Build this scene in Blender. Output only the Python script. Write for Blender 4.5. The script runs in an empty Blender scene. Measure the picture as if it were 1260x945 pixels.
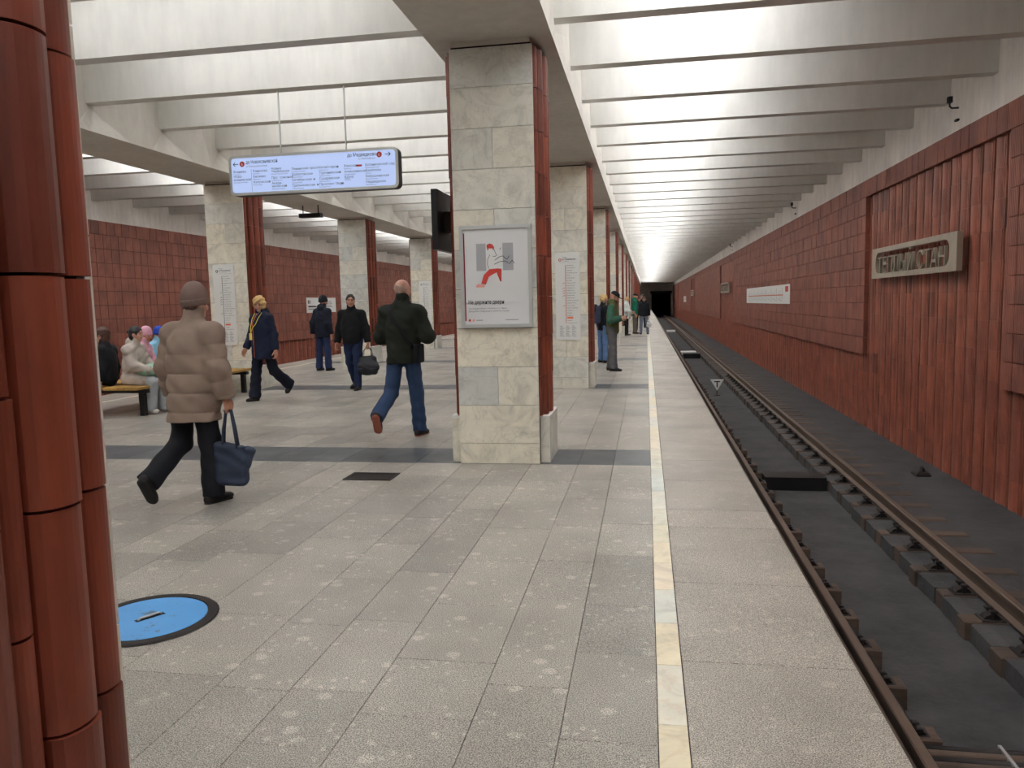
import bpy, math, random
import numpy as np
from mathutils import Vector, Matrix
R = random.Random(7)
SC = bpy.context.scene
C = SC.collection
PI = math.pi
K = 0.94                      # survey units -> metres
# ------------------------------------------------------------------ camera
F, CX, CY, EYE = 955.0, 630.0, 472.5, 1.62
CAM = np.array([[0.98528394, -0.00558264, -0.17083441],
                [0.16929899, -0.10568361, 0.97988205],
                [-0.02352472, -0.99438414, -0.10318323]])
cam = bpy.data.cameras.new('camera'); cam.sensor_width = 36; cam.lens = F / 1260 * 36
cam.clip_start = 0.05; cam.clip_end = 400
camo = bpy.data.objects.new('camera', cam); C.objects.link(camo)
rx, dn, fw = CAM[:, 0], CAM[:, 1], CAM[:, 2]
camo.matrix_world = Matrix(((rx[0], -dn[0], -fw[0], 0), (rx[1], -dn[1], -fw[1], 0), (rx[2], -dn[2], -fw[2], EYE * K), (0, 0, 0, 1)))
SC.camera = camo
def proj(p):
    c = CAM.T @ (np.array(p, float) - np.array([0, 0, EYE]))
    if c[2] < 0.1: return None
    return CX + F * c[0] / c[2], CY + F * c[1] / c[2]
def pix_size(p, w, h):
    """rough size in square pixels of a w x h piece at p, 0 outside the frame"""
    q = proj(p)
    if q is None or not (-60 < q[0] < 1320 and -60 < q[1] < 1005): return 0
    return w * h / max(p[1], .3) ** 2
# ------------------------------------------------------------------ world, exposure
w = bpy.data.worlds.new('world'); SC.world = w; w.use_nodes = True
w.node_tree.nodes['Background'].inputs[0].default_value = (.02, .02, .022, 1)
w.node_tree.nodes['Background'].inputs[1].default_value = 1
SC.view_settings.view_transform = 'Standard'; SC.view_settings.look = 'None'
SC.view_settings.gamma = 1; SC.view_settings.use_curve_mapping = False
SC.view_settings.exposure = 0.38
LAMP_SIDE, LAMP_MID = 30.0, 8.6      # strength of the lamp tubes between the beams
SC.cycles.max_bounces = 8; SC.cycles.diffuse_bounces = 5; SC.cycles.glossy_bounces = 3
SC.cycles.sample_clamp_indirect = 8
# ------------------------------------------------------------------ materials
MATS = {}
class NT:
    def __init__(s, name):
        m = bpy.data.materials.new(name); m.use_nodes = True
        s.m = m; s.t = m.node_tree; s.n = s.t.nodes; s.b = s.n['Principled BSDF']; MATS[name] = m
    def node(s, typ, **kw):
        n = s.n.new(typ)
        for k, v in kw.items():
            if k.startswith('i_'): n.inputs[k[2:].replace('_', ' ')].default_value = v
            else: setattr(n, k, v)
        return n
    def link(s, a, b): s.t.links.new(a, b)
    def pos(s, scale=(1, 1, 1)):
        g = s.node('ShaderNodeNewGeometry'); mp = s.node('ShaderNodeMapping')
        mp.inputs['Scale'].default_value = scale; s.link(g.outputs['Position'], mp.inputs['Vector']); return mp.outputs[0]
    def obj(s, scale=(1, 1, 1)):
        g = s.node('ShaderNodeTexCoord'); mp = s.node('ShaderNodeMapping')
        mp.inputs['Scale'].default_value = scale; s.link(g.outputs['Object'], mp.inputs['Vector']); return mp.outputs[0]
    def noise(s, vec, scale, detail=3, rough=.55, dist=0):
        n = s.node('ShaderNodeTexNoise'); n.inputs['Scale'].default_value = scale; n.inputs['Detail'].default_value = detail
        n.inputs['Roughness'].default_value = rough; n.inputs['Distortion'].default_value = dist; s.link(vec, n.inputs['Vector']); return n.outputs['Fac']
    def voro(s, vec, scale, feature='F1', out='Distance', dim='3D'):
        n = s.node('ShaderNodeTexVoronoi', feature=feature, voronoi_dimensions=dim); n.inputs['Scale'].default_value = scale; s.link(vec, n.inputs['Vector']); return n.outputs[out]
    def ramp(s, fac, stops, interp='LINEAR'):
        n = s.node('ShaderNodeValToRGB'); cr = n.color_ramp; cr.interpolation = interp
        while len(cr.elements) < len(stops): cr.elements.new(.5)
        for e, (p, c) in zip(cr.elements, stops):
            e.position = p; e.color = (c, c, c, 1) if isinstance(c, (int, float)) else (*c, 1)
        s.link(fac, n.inputs[0]); return n.outputs[0]
    def mix(s, a, b, fac, blend='MIX'):
        n = s.node('ShaderNodeMix', data_type='RGBA', blend_type=blend)
        for i, v in ((0, fac), (6, a), (7, b)):
            if isinstance(v, (int, float)): n.inputs[i].default_value = v if i == 0 else (v, v, v, 1)
            elif isinstance(v, tuple): n.inputs[i].default_value = (*v, 1)
            else: s.link(v, n.inputs[i])
        return n.outputs[2]
    def math(s, op, a, b=0.0, clamp=False):
        n = s.node('ShaderNodeMath', operation=op, use_clamp=clamp)
        for i, v in enumerate((a, b)):
            if isinstance(v, (int, float)): n.inputs[i].default_value = v
            else: s.link(v, n.inputs[i])
        return n.outputs[0]
    def rnd(s):
        o = s.node('ShaderNodeObjectInfo').outputs['Random']; g = s.node('ShaderNodeNewGeometry').outputs['Random Per Island']
        return s.math('FRACT', s.math('ADD', o, g))
    def col(s, c):
        if isinstance(c, tuple): s.b.inputs['Base Color'].default_value = (*c, 1)
        else: s.link(c, s.b.inputs['Base Color'])
        return s
    def rough(s, r):
        if isinstance(r, (int, float)): s.b.inputs['Roughness'].default_value = r
        else: s.link(r, s.b.inputs['Roughness'])
        return s
    def bump(s, h, strength=.3, dist=.01):
        n = s.node('ShaderNodeBump'); n.inputs['Strength'].default_value = strength; n.inputs['Distance'].default_value = dist
        s.link(h, n.inputs['Height']); s.link(n.outputs[0], s.b.inputs['Normal']); return s
    def emit(s, c, k):
        if isinstance(c, tuple): s.b.inputs['Emission Color'].default_value = (*c, 1)
        else: s.link(c, s.b.inputs['Emission Color'])
        s.b.inputs['Emission Strength'].default_value = k; return s
    def metal(s, v): s.b.inputs['Metallic'].default_value = v; return s
def lin(r, g, b):
    f = lambda v: ((v / 255 + .055) / 1.055) ** 2.4 if v > 10 else v / 255 / 12.92
    return (f(r), f(g), f(b))
def plain(name, rgb, rough=.6, metal=0, spec=None):
    t = NT(name).col(lin(*rgb)).rough(rough).metal(metal)
    if spec is not None: t.b.inputs['Specular IOR Level'].default_value = spec
    return t.m
def granite(name, c0, c1, blob=.5, contrast=1.0, r0=.3, r1=.46):
    t = NT(name); v = t.pos()
    base = t.mix(lin(*c0), lin(*c1), t.rnd())
    grain = t.ramp(t.noise(v, 210, 1, .6), [(.34, .30), (.5, 1), (.66, 1.75)])
    col = t.mix(base, grain, 1.0, 'MULTIPLY')
    grime = t.ramp(t.noise(v, 1.3, 4, .6), [(.3, .72), (.65, 1.06)])
    col = t.mix(col, grime, .8, 'MULTIPLY')
    big = t.ramp(t.voro(t.pos((1, 1.15, 1)), 4.6, dim='2D'), [(.11, 1), (.17, 0)])
    small = t.ramp(t.voro(t.pos((1.1, 1, 1)), 13, dim='2D'), [(.11, 1), (.2, 0)])
    m = t.math('MULTIPLY', t.math('MAXIMUM', t.math('MULTIPLY', big, t.ramp(t.noise(v, 3.3, 1), [(.5, 0), (.54, 1)])), t.math('MULTIPLY', small, t.ramp(t.noise(v, 5.1, 1), [(.52, 0), (.58, 1)]))), blob)
    col = t.mix(col, t.mix(col, 1.5, 1.0, 'MULTIPLY'), m)
    t.col(col)
    t.rough(t.ramp(t.noise(v, 1.5, 2), [(.3, r0), (.7, r1)]))
    return t.m
granite('granite', (142, 136, 128), (164, 157, 146), .8)
granite('granite_edge', (150, 141, 131), (166, 156, 144), .4)
granite('granite_dark', (68, 71, 75), (86, 89, 93), .25)
def marble(name, ca, cb, cc, vein, worn=False):
    t = NT(name); v = t.pos(); r = t.rnd()
    base = t.ramp(r, [(0, lin(*ca)), (.35, lin(*cb)), (.7, lin(*cc)), (1, lin(*ca))])
    vec = t.node('ShaderNodeVectorMath', operation='ADD'); cmb = t.node('ShaderNodeCombineXYZ')
    t.link(t.math('MULTIPLY', r, 31.0), cmb.inputs[0]); t.link(t.math('MULTIPLY', r, 17.0), cmb.inputs[2])
    t.link(v, vec.inputs[0]); t.link(cmb.outputs[0], vec.inputs[1]); vv = vec.outputs[0]
    cloud = t.ramp(t.noise(vv, 3.5, 6, .65, 1.4), [(.3, .66), (.5, .95), (.72, 1.1)])
    col = t.mix(base, cloud, .85, 'MULTIPLY')
    ve = t.ramp(t.math('ABSOLUTE', t.math('SUBTRACT', t.noise(vv, 1.8, 5, .6, 2.5), .5)), [(0, 1), (.022, 0)])
    col = t.mix(col, lin(*vein), t.math('MULTIPLY', ve, .26))
    if worn:
        wn = t.ramp(t.noise(t.pos((9, 5, 1)), 1.6, 5, .7), [(.66, 0), (.69, 1)]); col = t.mix(col, lin(96, 90, 82), t.math('MULTIPLY', wn, .85))
    t.col(col).rough(.28); t.bump(t.noise(vv, 30, 3), .04, .004); return t.m
marble('marble', (230, 225, 210), (206, 206, 200), (234, 226, 206), (150, 142, 126))
marble('marble_stripe', (226, 212, 178), (206, 212, 202), (232, 216, 190), (205, 165, 120), True)
def plaster(name, rgb, dirt=.25):
    t = NT(name); v = t.pos()
    a = t.ramp(t.noise(v, .8, 5, .6), [(.3, 1 - dirt), (.6, 1)]); b = t.ramp(t.noise(t.pos((3, 3, .6)), 2.5, 4, .6), [(.3, 1 - dirt * .7), (.6, 1)])
    t.col(t.mix(t.mix(lin(*rgb), a, 1, 'MULTIPLY'), b, 1, 'MULTIPLY')).rough(.75)
    t.bump(t.noise(v, 14, 4), .08, .01); return t.m
plaster('plaster', (226, 223, 217), .12); plaster('plaster_frieze', (240, 233, 226), .22)
plaster('plaster_girder', (214, 208, 198), .14)
def terracotta(name, lo, hi, ridged, rough):
    t = NT(name); v = t.pos(); r = t.rnd()
    base = t.ramp(r, [(0, lin(*lo)), (.45, lin(*[(a + b) / 2 for a, b in zip(lo, hi)])), (.8, lin(*hi)), (.97, lin(*hi)), (1, lin(*[a * .8 for a in lo]))])
    st = t.ramp(t.noise(t.pos((14, 14, 1.2)), 1.0, 4, .6), [(.3, .7), (.62, 1.12)])
    col = t.mix(base, st, .8, 'MULTIPLY')
    col = t.mix(col, t.ramp(t.noise(v, 2.2, 4), [(.35, .62), (.6, 1.05)]), .7, 'MULTIPLY')
    t.col(col).rough(rough)
    if ridged:
        sep = t.node('ShaderNodeSeparateXYZ'); t.link(t.pos(), sep.inputs[0])
        s = t.math('SINE', t.math('MULTIPLY', sep.outputs[1], 2 * PI / .034))
        t.bump(s, .55, .010)
    else: t.bump(t.noise(t.pos((20, 20, 3)), 2, 4), .25, .006)
    return t.m
terracotta('terracotta_flat', (136, 80, 66), (152, 88, 70), True, .55)
terracotta('terracotta_rib', (144, 84, 68), (160, 92, 72), False, .42)
terracotta('terracotta_column', (106, 48, 32), (132, 62, 42), False, .46)
plain('mortar', (38, 25, 21), .9)
def concrete(name, rgb, rough=.9):
    t = NT(name); v = t.pos()
    c = t.mix(lin(*rgb), t.ramp(t.noise(v, 2.0, 6, .65), [(.3, .55), (.65, 1.25)]), .9, 'MULTIPLY')
    t.col(c).rough(rough); t.bump(t.noise(v, 22, 5), .5, .02); return t.m
concrete('bed', (66, 64, 64)); concrete('bed_block', (72, 70, 70)); concrete('bed_dark', (44, 43, 43)); concrete('tunnel', (14, 14, 15))
def wood(name, a, b, axis=0):
    t = NT(name); s = [18, 18, 18]; s[axis] = 1.2
    c = t.mix(lin(*a), lin(*b), t.noise(t.pos(tuple(s)), 1.4, 5, .6)); c = t.mix(c, t.ramp(t.rnd(), [(0, .6), (1, 1.25)]), .8, 'MULTIPLY')
    t.col(c).rough(.8); t.bump(t.noise(t.pos(tuple(s)), 2, 4), .3, .01); return t.m
wood('sleeper_wood', (64, 50, 42), (104, 84, 70)); wood('bench_wood', (150, 112, 52), (184, 142, 72), 1)
t = NT('rail_rust'); t.col(t.mix(lin(86, 70, 60), lin(120, 100, 86), t.noise(t.pos((6, .6, 6)), 3, 4))).rough(.5).metal(.3)
plain('rail_head', (150, 125, 105), .3, .7); plain('iron', (46, 40, 38), .6, .5); plain('black_metal', (26, 25, 26), .45, .3)
plain('alu', (196, 198, 196), .35, .5); plain('white_board', (226, 226, 222), .4); plain('paper', (222, 222, 222), .5)
plain('ink', (38, 38, 44), .6); plain('ink_soft', (110, 112, 120), .6); plain('ink_red', (196, 62, 52), .6); plain('ink_dark_red', (150, 34, 50), .6)
plain('ink_grey', (168, 168, 172), .6); plain('ink_orange', (232, 120, 84), .6); plain('ink_pink', (236, 160, 150), .6)
t = NT('cast_metal'); t.col(t.mix(lin(150, 140, 124), lin(186, 176, 158), t.noise(t.pos(), 5, 4))).rough(.45).metal(.35)
NT('lit_panel').col(lin(120, 130, 150)).rough(.3).emit(lin(184, 204, 250), .60)
NT('lamp_side').col((1, 1, 1)).emit((.95, .985, 1.03), LAMP_SIDE); NT('lamp_mid').col((1, 1, 1)).emit((.95, .985, 1.03), LAMP_MID)
# ------------------------------------------------------------------ mesh builder (survey units in, metres out)
class MB:
    def __init__(s, k=None): s.v = []; s.f = []; s.mi = []; s.k = K if k is None else k
    def add(s, vs, fs, mi=0):
        n = len(s.v); s.v += [tuple(p) for p in vs]; s.f += [tuple(i + n for i in f) for f in fs]; s.mi += [mi] * len(fs); return s
    def box(s, x0, x1, y0, y1, z0, z1, mi=0, bottom=True):
        vs = [(x0, y0, z0), (x1, y0, z0), (x1, y1, z0), (x0, y1, z0), (x0, y0, z1), (x1, y0, z1), (x1, y1, z1), (x0, y1, z1)]
        fs = [(4, 5, 6, 7), (0, 1, 5, 4), (1, 2, 6, 5), (2, 3, 7, 6), (3, 0, 4, 7)]
        if bottom: fs.append((3, 2, 1, 0))
        return s.add(vs, fs, mi)
    def bevbox(s, x0, x1, y0, y1, z0, z1, b, mi=0):
        """box with chamfered top edges"""
        vs = [(x0, y0, z0), (x1, y0, z0), (x1, y1, z0), (x0, y1, z0), (x0, y0, z1 - b), (x1, y0, z1 - b), (x1, y1, z1 - b), (x0, y1, z1 - b),
              (x0 + b, y0 + b, z1), (x1 - b, y0 + b, z1), (x1 - b, y1 - b, z1), (x0 + b, y1 - b, z1)]
        fs = [(8, 9, 10, 11), (3, 2, 1, 0)]
        for i in range(4):
            j = (i + 1) % 4; fs += [(i, j, 4 + j, 4 + i), (4 + i, 4 + j, 8 + j, 8 + i)]
        return s.add(vs, fs, mi)
    def extrude(s, poly, axis, a, b, mi=0, caps=True):
        """poly: list of 2-D points in the two other axes (cyclic order), extruded along axis from a to b"""
        def P(p, t):
            q = list(p); q.insert(axis, t); return tuple(q)
        n = len(poly); vs = [P(p, a) for p in poly] + [P(p, b) for p in poly]
        fs = [(i, (i + 1) % n, n + (i + 1) % n, n + i) for i in range(n)]
        if caps: fs += [tuple(range(n))[::-1], tuple(range(n, 2 * n))]
        return s.add(vs, fs, mi)
    def tube(s, pts, r, n=8, mi=0, caps=True, flat=1.0):
        pts = [Vector(p) for p in pts]; rs = r if isinstance(r, (list, tuple)) else [r] * len(pts)
        rings = []; prev = None
        for i, p in enumerate(pts):
            d = (pts[min(i + 1, len(pts) - 1)] - pts[max(i - 1, 0)]).normalized()
            if prev is None:
                up = Vector((0, 0, 1)) if abs(d.z) < .9 else Vector((1, 0, 0)); a = d.cross(up).normalized()
            else: a = (prev - d * prev.dot(d)).normalized()
            prev = a; b = d.cross(a)
            rings.append([p + (a * math.cos(2 * PI * k / n) + b * flat * math.sin(2 * PI * k / n)) * rs[i] for k in range(n)])
        vs = [q for ring in rings for q in ring]; fs = []
        for i in range(len(pts) - 1):
            for k in range(n): fs.append((i * n + k, i * n + (k + 1) % n, (i + 1) * n + (k + 1) % n, (i + 1) * n + k))
        if caps: fs += [tuple(range(n))[::-1], tuple(range((len(pts) - 1) * n, len(pts) * n))]
        return s.add(vs, fs, mi)
    def lathe(s, prof, n=24, c=(0, 0, 0), mi=0):
        vs = [(c[0] + r * math.cos(2 * PI * k / n), c[1] + r * math.sin(2 * PI * k / n), c[2] + z) for r, z in prof for k in range(n)]
        fs = [(i * n + k, i * n + (k + 1) % n, (i + 1) * n + (k + 1) % n, (i + 1) * n + k) for i in range(len(prof) - 1) for k in range(n)]
        fs.append(tuple(range((len(prof) - 1) * n, len(prof) * n)))
        return s.add(vs, fs, mi)
    def mesh(s, name, mats, smooth=False):
        me = bpy.data.meshes.new(name); k = s.k
        me.from_pydata([(p[0] * k, p[1] * k, p[2] * k) for p in s.v], [], s.f)
        for m in ([mats] if isinstance(mats, str) else mats): me.materials.append(MATS[m])
        if any(s.mi): me.polygons.foreach_set('material_index', s.mi)
        if smooth: me.polygons.foreach_set('use_smooth', [True] * len(me.polygons)); 
        me.update(); return me
    def build(s, name, mats, parent=None, loc=(0, 0, 0), rz=0, smooth=False):
        return place(name, s.mesh(name, mats, smooth), parent, loc, rz)
def place(name, me, parent=None, loc=(0, 0, 0), rz=0):
    o = bpy.data.objects.new(name, me); C.objects.link(o); o.location = [c * K for c in loc]; o.rotation_euler.z = rz
    if parent is not None: o.parent = parent
    return o
def empty(name, loc=(0, 0, 0), rz=0):
    o = bpy.data.objects.new(name, None); C.objects.link(o); o.location = [c * K for c in loc]; o.rotation_euler.z = rz
    o.empty_display_size = .1; return o
def tag(o, label=None, cat=None, group=None, kind=None):
    for k, v in (('label', label), ('category', cat), ('group', group), ('kind', kind)):
        if v: o[k] = v
    return o
def rounded(x0, x1, y0, y1, r, n=5):
    pts = []
    for cx, cy, a in ((x1 - r, y1 - r, 0), (x0 + r, y1 - r, 90), (x0 + r, y0 + r, 180), (x1 - r, y0 + r, 270)):
        for i in range(n + 1):
            t = math.radians(a + 90 * i / n); pts.append((cx + r * math.cos(t), cy + r * math.sin(t)))
    return pts
TYPE = bpy.data.scenes.new('type_setting')      # empty scene used only to turn lettering into meshes
def text_mesh(s, size, mat, depth=0.0, align='LEFT', bold=0, extent=None):
    """mesh of a line of lettering in the local XZ plane facing -Y (metres)"""
    cu = bpy.data.curves.new('lettering', 'FONT'); cu.body = s; cu.size = size; cu.align_x = align; cu.extrude = depth; cu.offset = bold; cu.resolution_u = 2
    o = bpy.data.objects.new('lettering', cu); TYPE.collection.objects.link(o); TYPE.view_layers[0].update(); dg = TYPE.view_layers[0].depsgraph
    me = bpy.data.meshes.new_from_object(o.evaluated_get(dg)); bpy.data.objects.remove(o); bpy.data.curves.remove(cu)
    me.materials.clear(); me.materials.append(MATS[mat])
    co = np.zeros(len(me.vertices) * 3); me.vertices.foreach_get('co', co); co = co.reshape(-1, 3)
    if extent and len(co): co[:, 0] *= extent / max(1e-6, co[:, 0].max() - co[:, 0].min())
    co = np.stack([co[:, 0], -co[:, 2], co[:, 1]], 1); me.vertices.foreach_set('co', co.ravel()); me.update(); return me
# ------------------------------------------------------------------ layout (survey units)
P = 6.85; FRONT = 7.64; CD = .81                     # column pitch, front of the first column in view, column depth
YB, YE = -9.0, 142.0                                 # the hall from behind the camera to the tunnel end
CXR, CXL = -1.473, -8.25                             # centre lines of the column rows
MID = (CXR + CXL) / 2
XE = .90; XW = 4.69; XEL = 2 * MID - XE; XWL = 2 * MID - XW
ZBED = -1.28; ZTR = -1.44; ZG = 4.16; ZB = 4.6; ZC = 5.35
BEAM0 = 8.5; BP = P / 4; BT = .2
# ================================================================== the hall
# ---- floor: base slab + granite pieces
floor = MB().box(XEL + .01, XE - .01, YB, YE, -.28, -.012, 0).build('floor', 'mortar')
floor['kind'] = 'structure'; floor['label'] = 'platform floor of speckled grey granite slabs with dark cross bands'
MB().box(XEL + .5, XE - .5, YB, YE, ZTR, -.28).build('platform_base', 'bed_dark', floor)
pieces = []      # (name, material, x0,x1,y0,y1)
colx = [.036, -.33, -.68, -1.15, -1.51, -1.85]
while colx[-1] > 2 * MID - .036 + .75: colx.append(colx[-1] - R.choice([.40, .46, .52, .36]))
colx.append(2 * MID - .036)
def strips(y0, y1):
    out = []; k = math.floor((y0 - FRONT) / P)
    while FRONT + k * P < y1:
        out.append(FRONT + k * P); k += 1
    return out
bands = strips(YB, YE)
HOLE = (-2.62, 3.64, .42)
for b in bands:
    y0, y1 = b + CD, b + P
    for i in range(len(colx) - 1):
        x1, x0 = colx[i], colx[i + 1]
        if y0 - CD < 130 and y0 > YB: pieces.append(('band_slab', 'granite_dark', x0, x1, b, b + CD))
        y = y0
        if b == FRONT - P and i == 0: cuts = [2.03, 2.73, 3.46, 4.04, 4.87, 5.58, 6.32, 7.0]
        elif b == FRONT - P and i == 1: cuts = [2.4, 3.11, 4.09, 4.73, 5.5, 6.3, 7.0]
        elif b == FRONT - P and i == 2: cuts = [2.2, 2.81, 3.3, 3.96, 4.69, 5.4, 6.2, 6.9]
        elif b == FRONT - P and i == 3: cuts = [1.9, 2.55, 2.97, 3.7, 4.44, 5.2, 5.9, 6.7]
        else:
            n = R.choice([8, 9, 9, 10]); off = R.random() * .5
            cuts = [y0 + (y1 - y0) * (j + off) / n for j in range(n + 1)]
            cuts = [c for c in cuts if c - y0 > .15 and y1 - c > .15]
        ys = [y0] + [c for c in cuts if y0 < c < y1] + [y1]
        for a, c in zip(ys[:-1], ys[1:]): pieces.append(('floor_slab', 'granite', x0, x1, a, c))
for sx in (1, -1):
    f = (lambda x: x) if sx > 0 else (lambda x: 2 * MID - x)
    y = YB
    while y < YE:
        L_ = R.choice([.42, .46, .46, .5, .6, .3]); pieces.append(('stripe_slab', 'marble_stripe', min(f(.036), f(.148)), max(f(.036), f(.148)), y, min(y + L_, YE))); y += L_
    y = 3.43 - 12
    ed = [1.4, 2.4, 3.43, 4.43, 5.55, 6.02]; ys = [y] + [y + 1.2 * i for i in range(1, 8)] + ed[1:]
    ys = [q for q in ys if q < 1.5] + ed[1:]
    while ys[-1] < YE: ys.append(ys[-1] + R.choice([.9, 1.0, 1.1, .55]))
    for a, c in zip(ys[:-1], ys[1:]): pieces.append(('edge_slab', 'granite_edge', min(f(.148), f(XE)), max(f(.148), f(XE)), a, min(c, YE)))
G = .0013
sized = {}
for i, p in enumerate(pieces):
    sized.setdefault(p[0], []).append((pix_size(((p[2] + p[3]) / 2, (p[4] + p[5]) / 2, 0), p[3] - p[2], (p[5] - p[4]) / max(1, (p[4] + p[5]) / 2)), i))
limit = {'floor_slab': 290, 'band_slab': 70, 'stripe_slab': 90, 'edge_slab': 60}
single = set()
for nme, l in sized.items():
    l.sort(reverse=True); single |= {i for s_, i in l[:limit[nme]] if s_ > 0}
rest = {}
def slab_mesh(mb, p, cx=0, cy=0, dz=0):
    g = G * (2.0 if p[0] == 'edge_slab' else 1)
    mb.bevbox(p[2] + g - cx, p[3] - g - cx, p[4] + g - cy, p[5] - g - cy, -.05, dz, .0015)
for i, p in enumerate(pieces):
    if p[0] == 'floor_slab' and p[2] - .25 < HOLE[0] < p[3] + .25 and p[4] - .2 < HOLE[1] < p[5] + .2: pass
    if i in single:
        cx, cy = (p[2] + p[3]) / 2, (p[4] + p[5]) / 2; mb = MB(); slab_mesh(mb, p, cx, cy, R.uniform(-.0012, 0))
        mb.build(p[0], p[1], floor, (cx, cy, 0))
    else: slab_mesh(rest.setdefault((p[0], p[1]), MB()), p, 0, 0, R.uniform(-.0012, 0))
for (nme, m), mb in rest.items(): mb.build(nme, m, floor)['kind'] = 'stuff'
# ---- ceiling: slab, beams, girders
ceiling = MB().box(XWL - .2, XW + .2, YB, YE, ZC, ZC + .2).build('ceiling', 'plaster')
ceiling['kind'] = 'structure'; ceiling['label'] = 'white ceiling of deep cross beams carried on two long girders'
GW = .6; XR = XW + .07; XL = XWL - .07
nb = int((YE - YB) / BP); kb = math.floor((YB - BEAM0) / BP) + 1
beam_y = [BEAM0 + BP * k for k in range(kb, kb + nb) if BEAM0 + BP * k + BT < YE]
for x0, x1 in ((CXR + GW, XR - .22), (CXL + GW, CXR - GW), (XL + .22, CXL - GW)):
    me = MB().extrude([(0, 0), (BT, 0), (BT + .02, ZC - ZB), (-.02, ZC - ZB)], 0, x0 - .24, x1 + .24).mesh('ceiling_beam', 'plaster')
    for y in beam_y: place('ceiling_beam', me, ceiling, (0, y, ZB))
for cx in (CXR, CXL):
    mb = MB(); H_ = .60
    mb.add([(cx - GW, YB, ZG), (cx + GW, YB, ZG), (cx + GW, YE, ZG), (cx - GW, YE, ZG)], [(0, 3, 2, 1)])
    for sx in (-1, 1):
        X = cx + sx * GW; Xi = cx + sx * (GW - .22)
        ylast = YB
        for y in beam_y:
            yc = y + BT / 2; a, b, n2 = yc - H_, yc + H_, yc + BP / 2
            A, B_, T, Tt = (X, a, ZG), (X, b, ZG), (Xi, yc, ZB - .04), (Xi, yc, ZC)
            mb.add([A, B_, T], [(0, 1, 2)])
            for E_, q in ((A, ylast), (B_, n2)):
                mb.add([E_, (X, q, ZG), (X, q, ZB + .1)], [(0, 1, 2)]); mb.add([E_, (X, q, ZB + .1), T], [(0, 1, 2)])
                mb.add([T, (X, q, ZB + .1), (X, q, ZC), Tt], [(0, 1, 2, 3)])
            ylast = n2
        mb.add([(X, ylast, ZG), (X, YE, ZG), (X, YE, ZC), (X, ylast, ZC)], [(0, 1, 2, 3)])
    mb.build('girder', 'plaster_girder', ceiling)
# ---- lamp tubes built into the bays between the beams, out of sight from the platform
for x0, x1, m in ((-.25, 1.35, 'lamp_side'), (-6.9, -2.8, 'lamp_mid'), (2 * MID - 1.35, 2 * MID + .25, 'lamp_side')):
    me = MB().extrude(rounded(-.07, .07, -.04, .04, .03, 2), 0, x0, x1).mesh('lamp_tube', m)
    for y in beam_y[:-1]:
        if y < 130: place('lamp_tube', me, ceiling, (0, y + BT + .55, ZC - .06))
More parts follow.
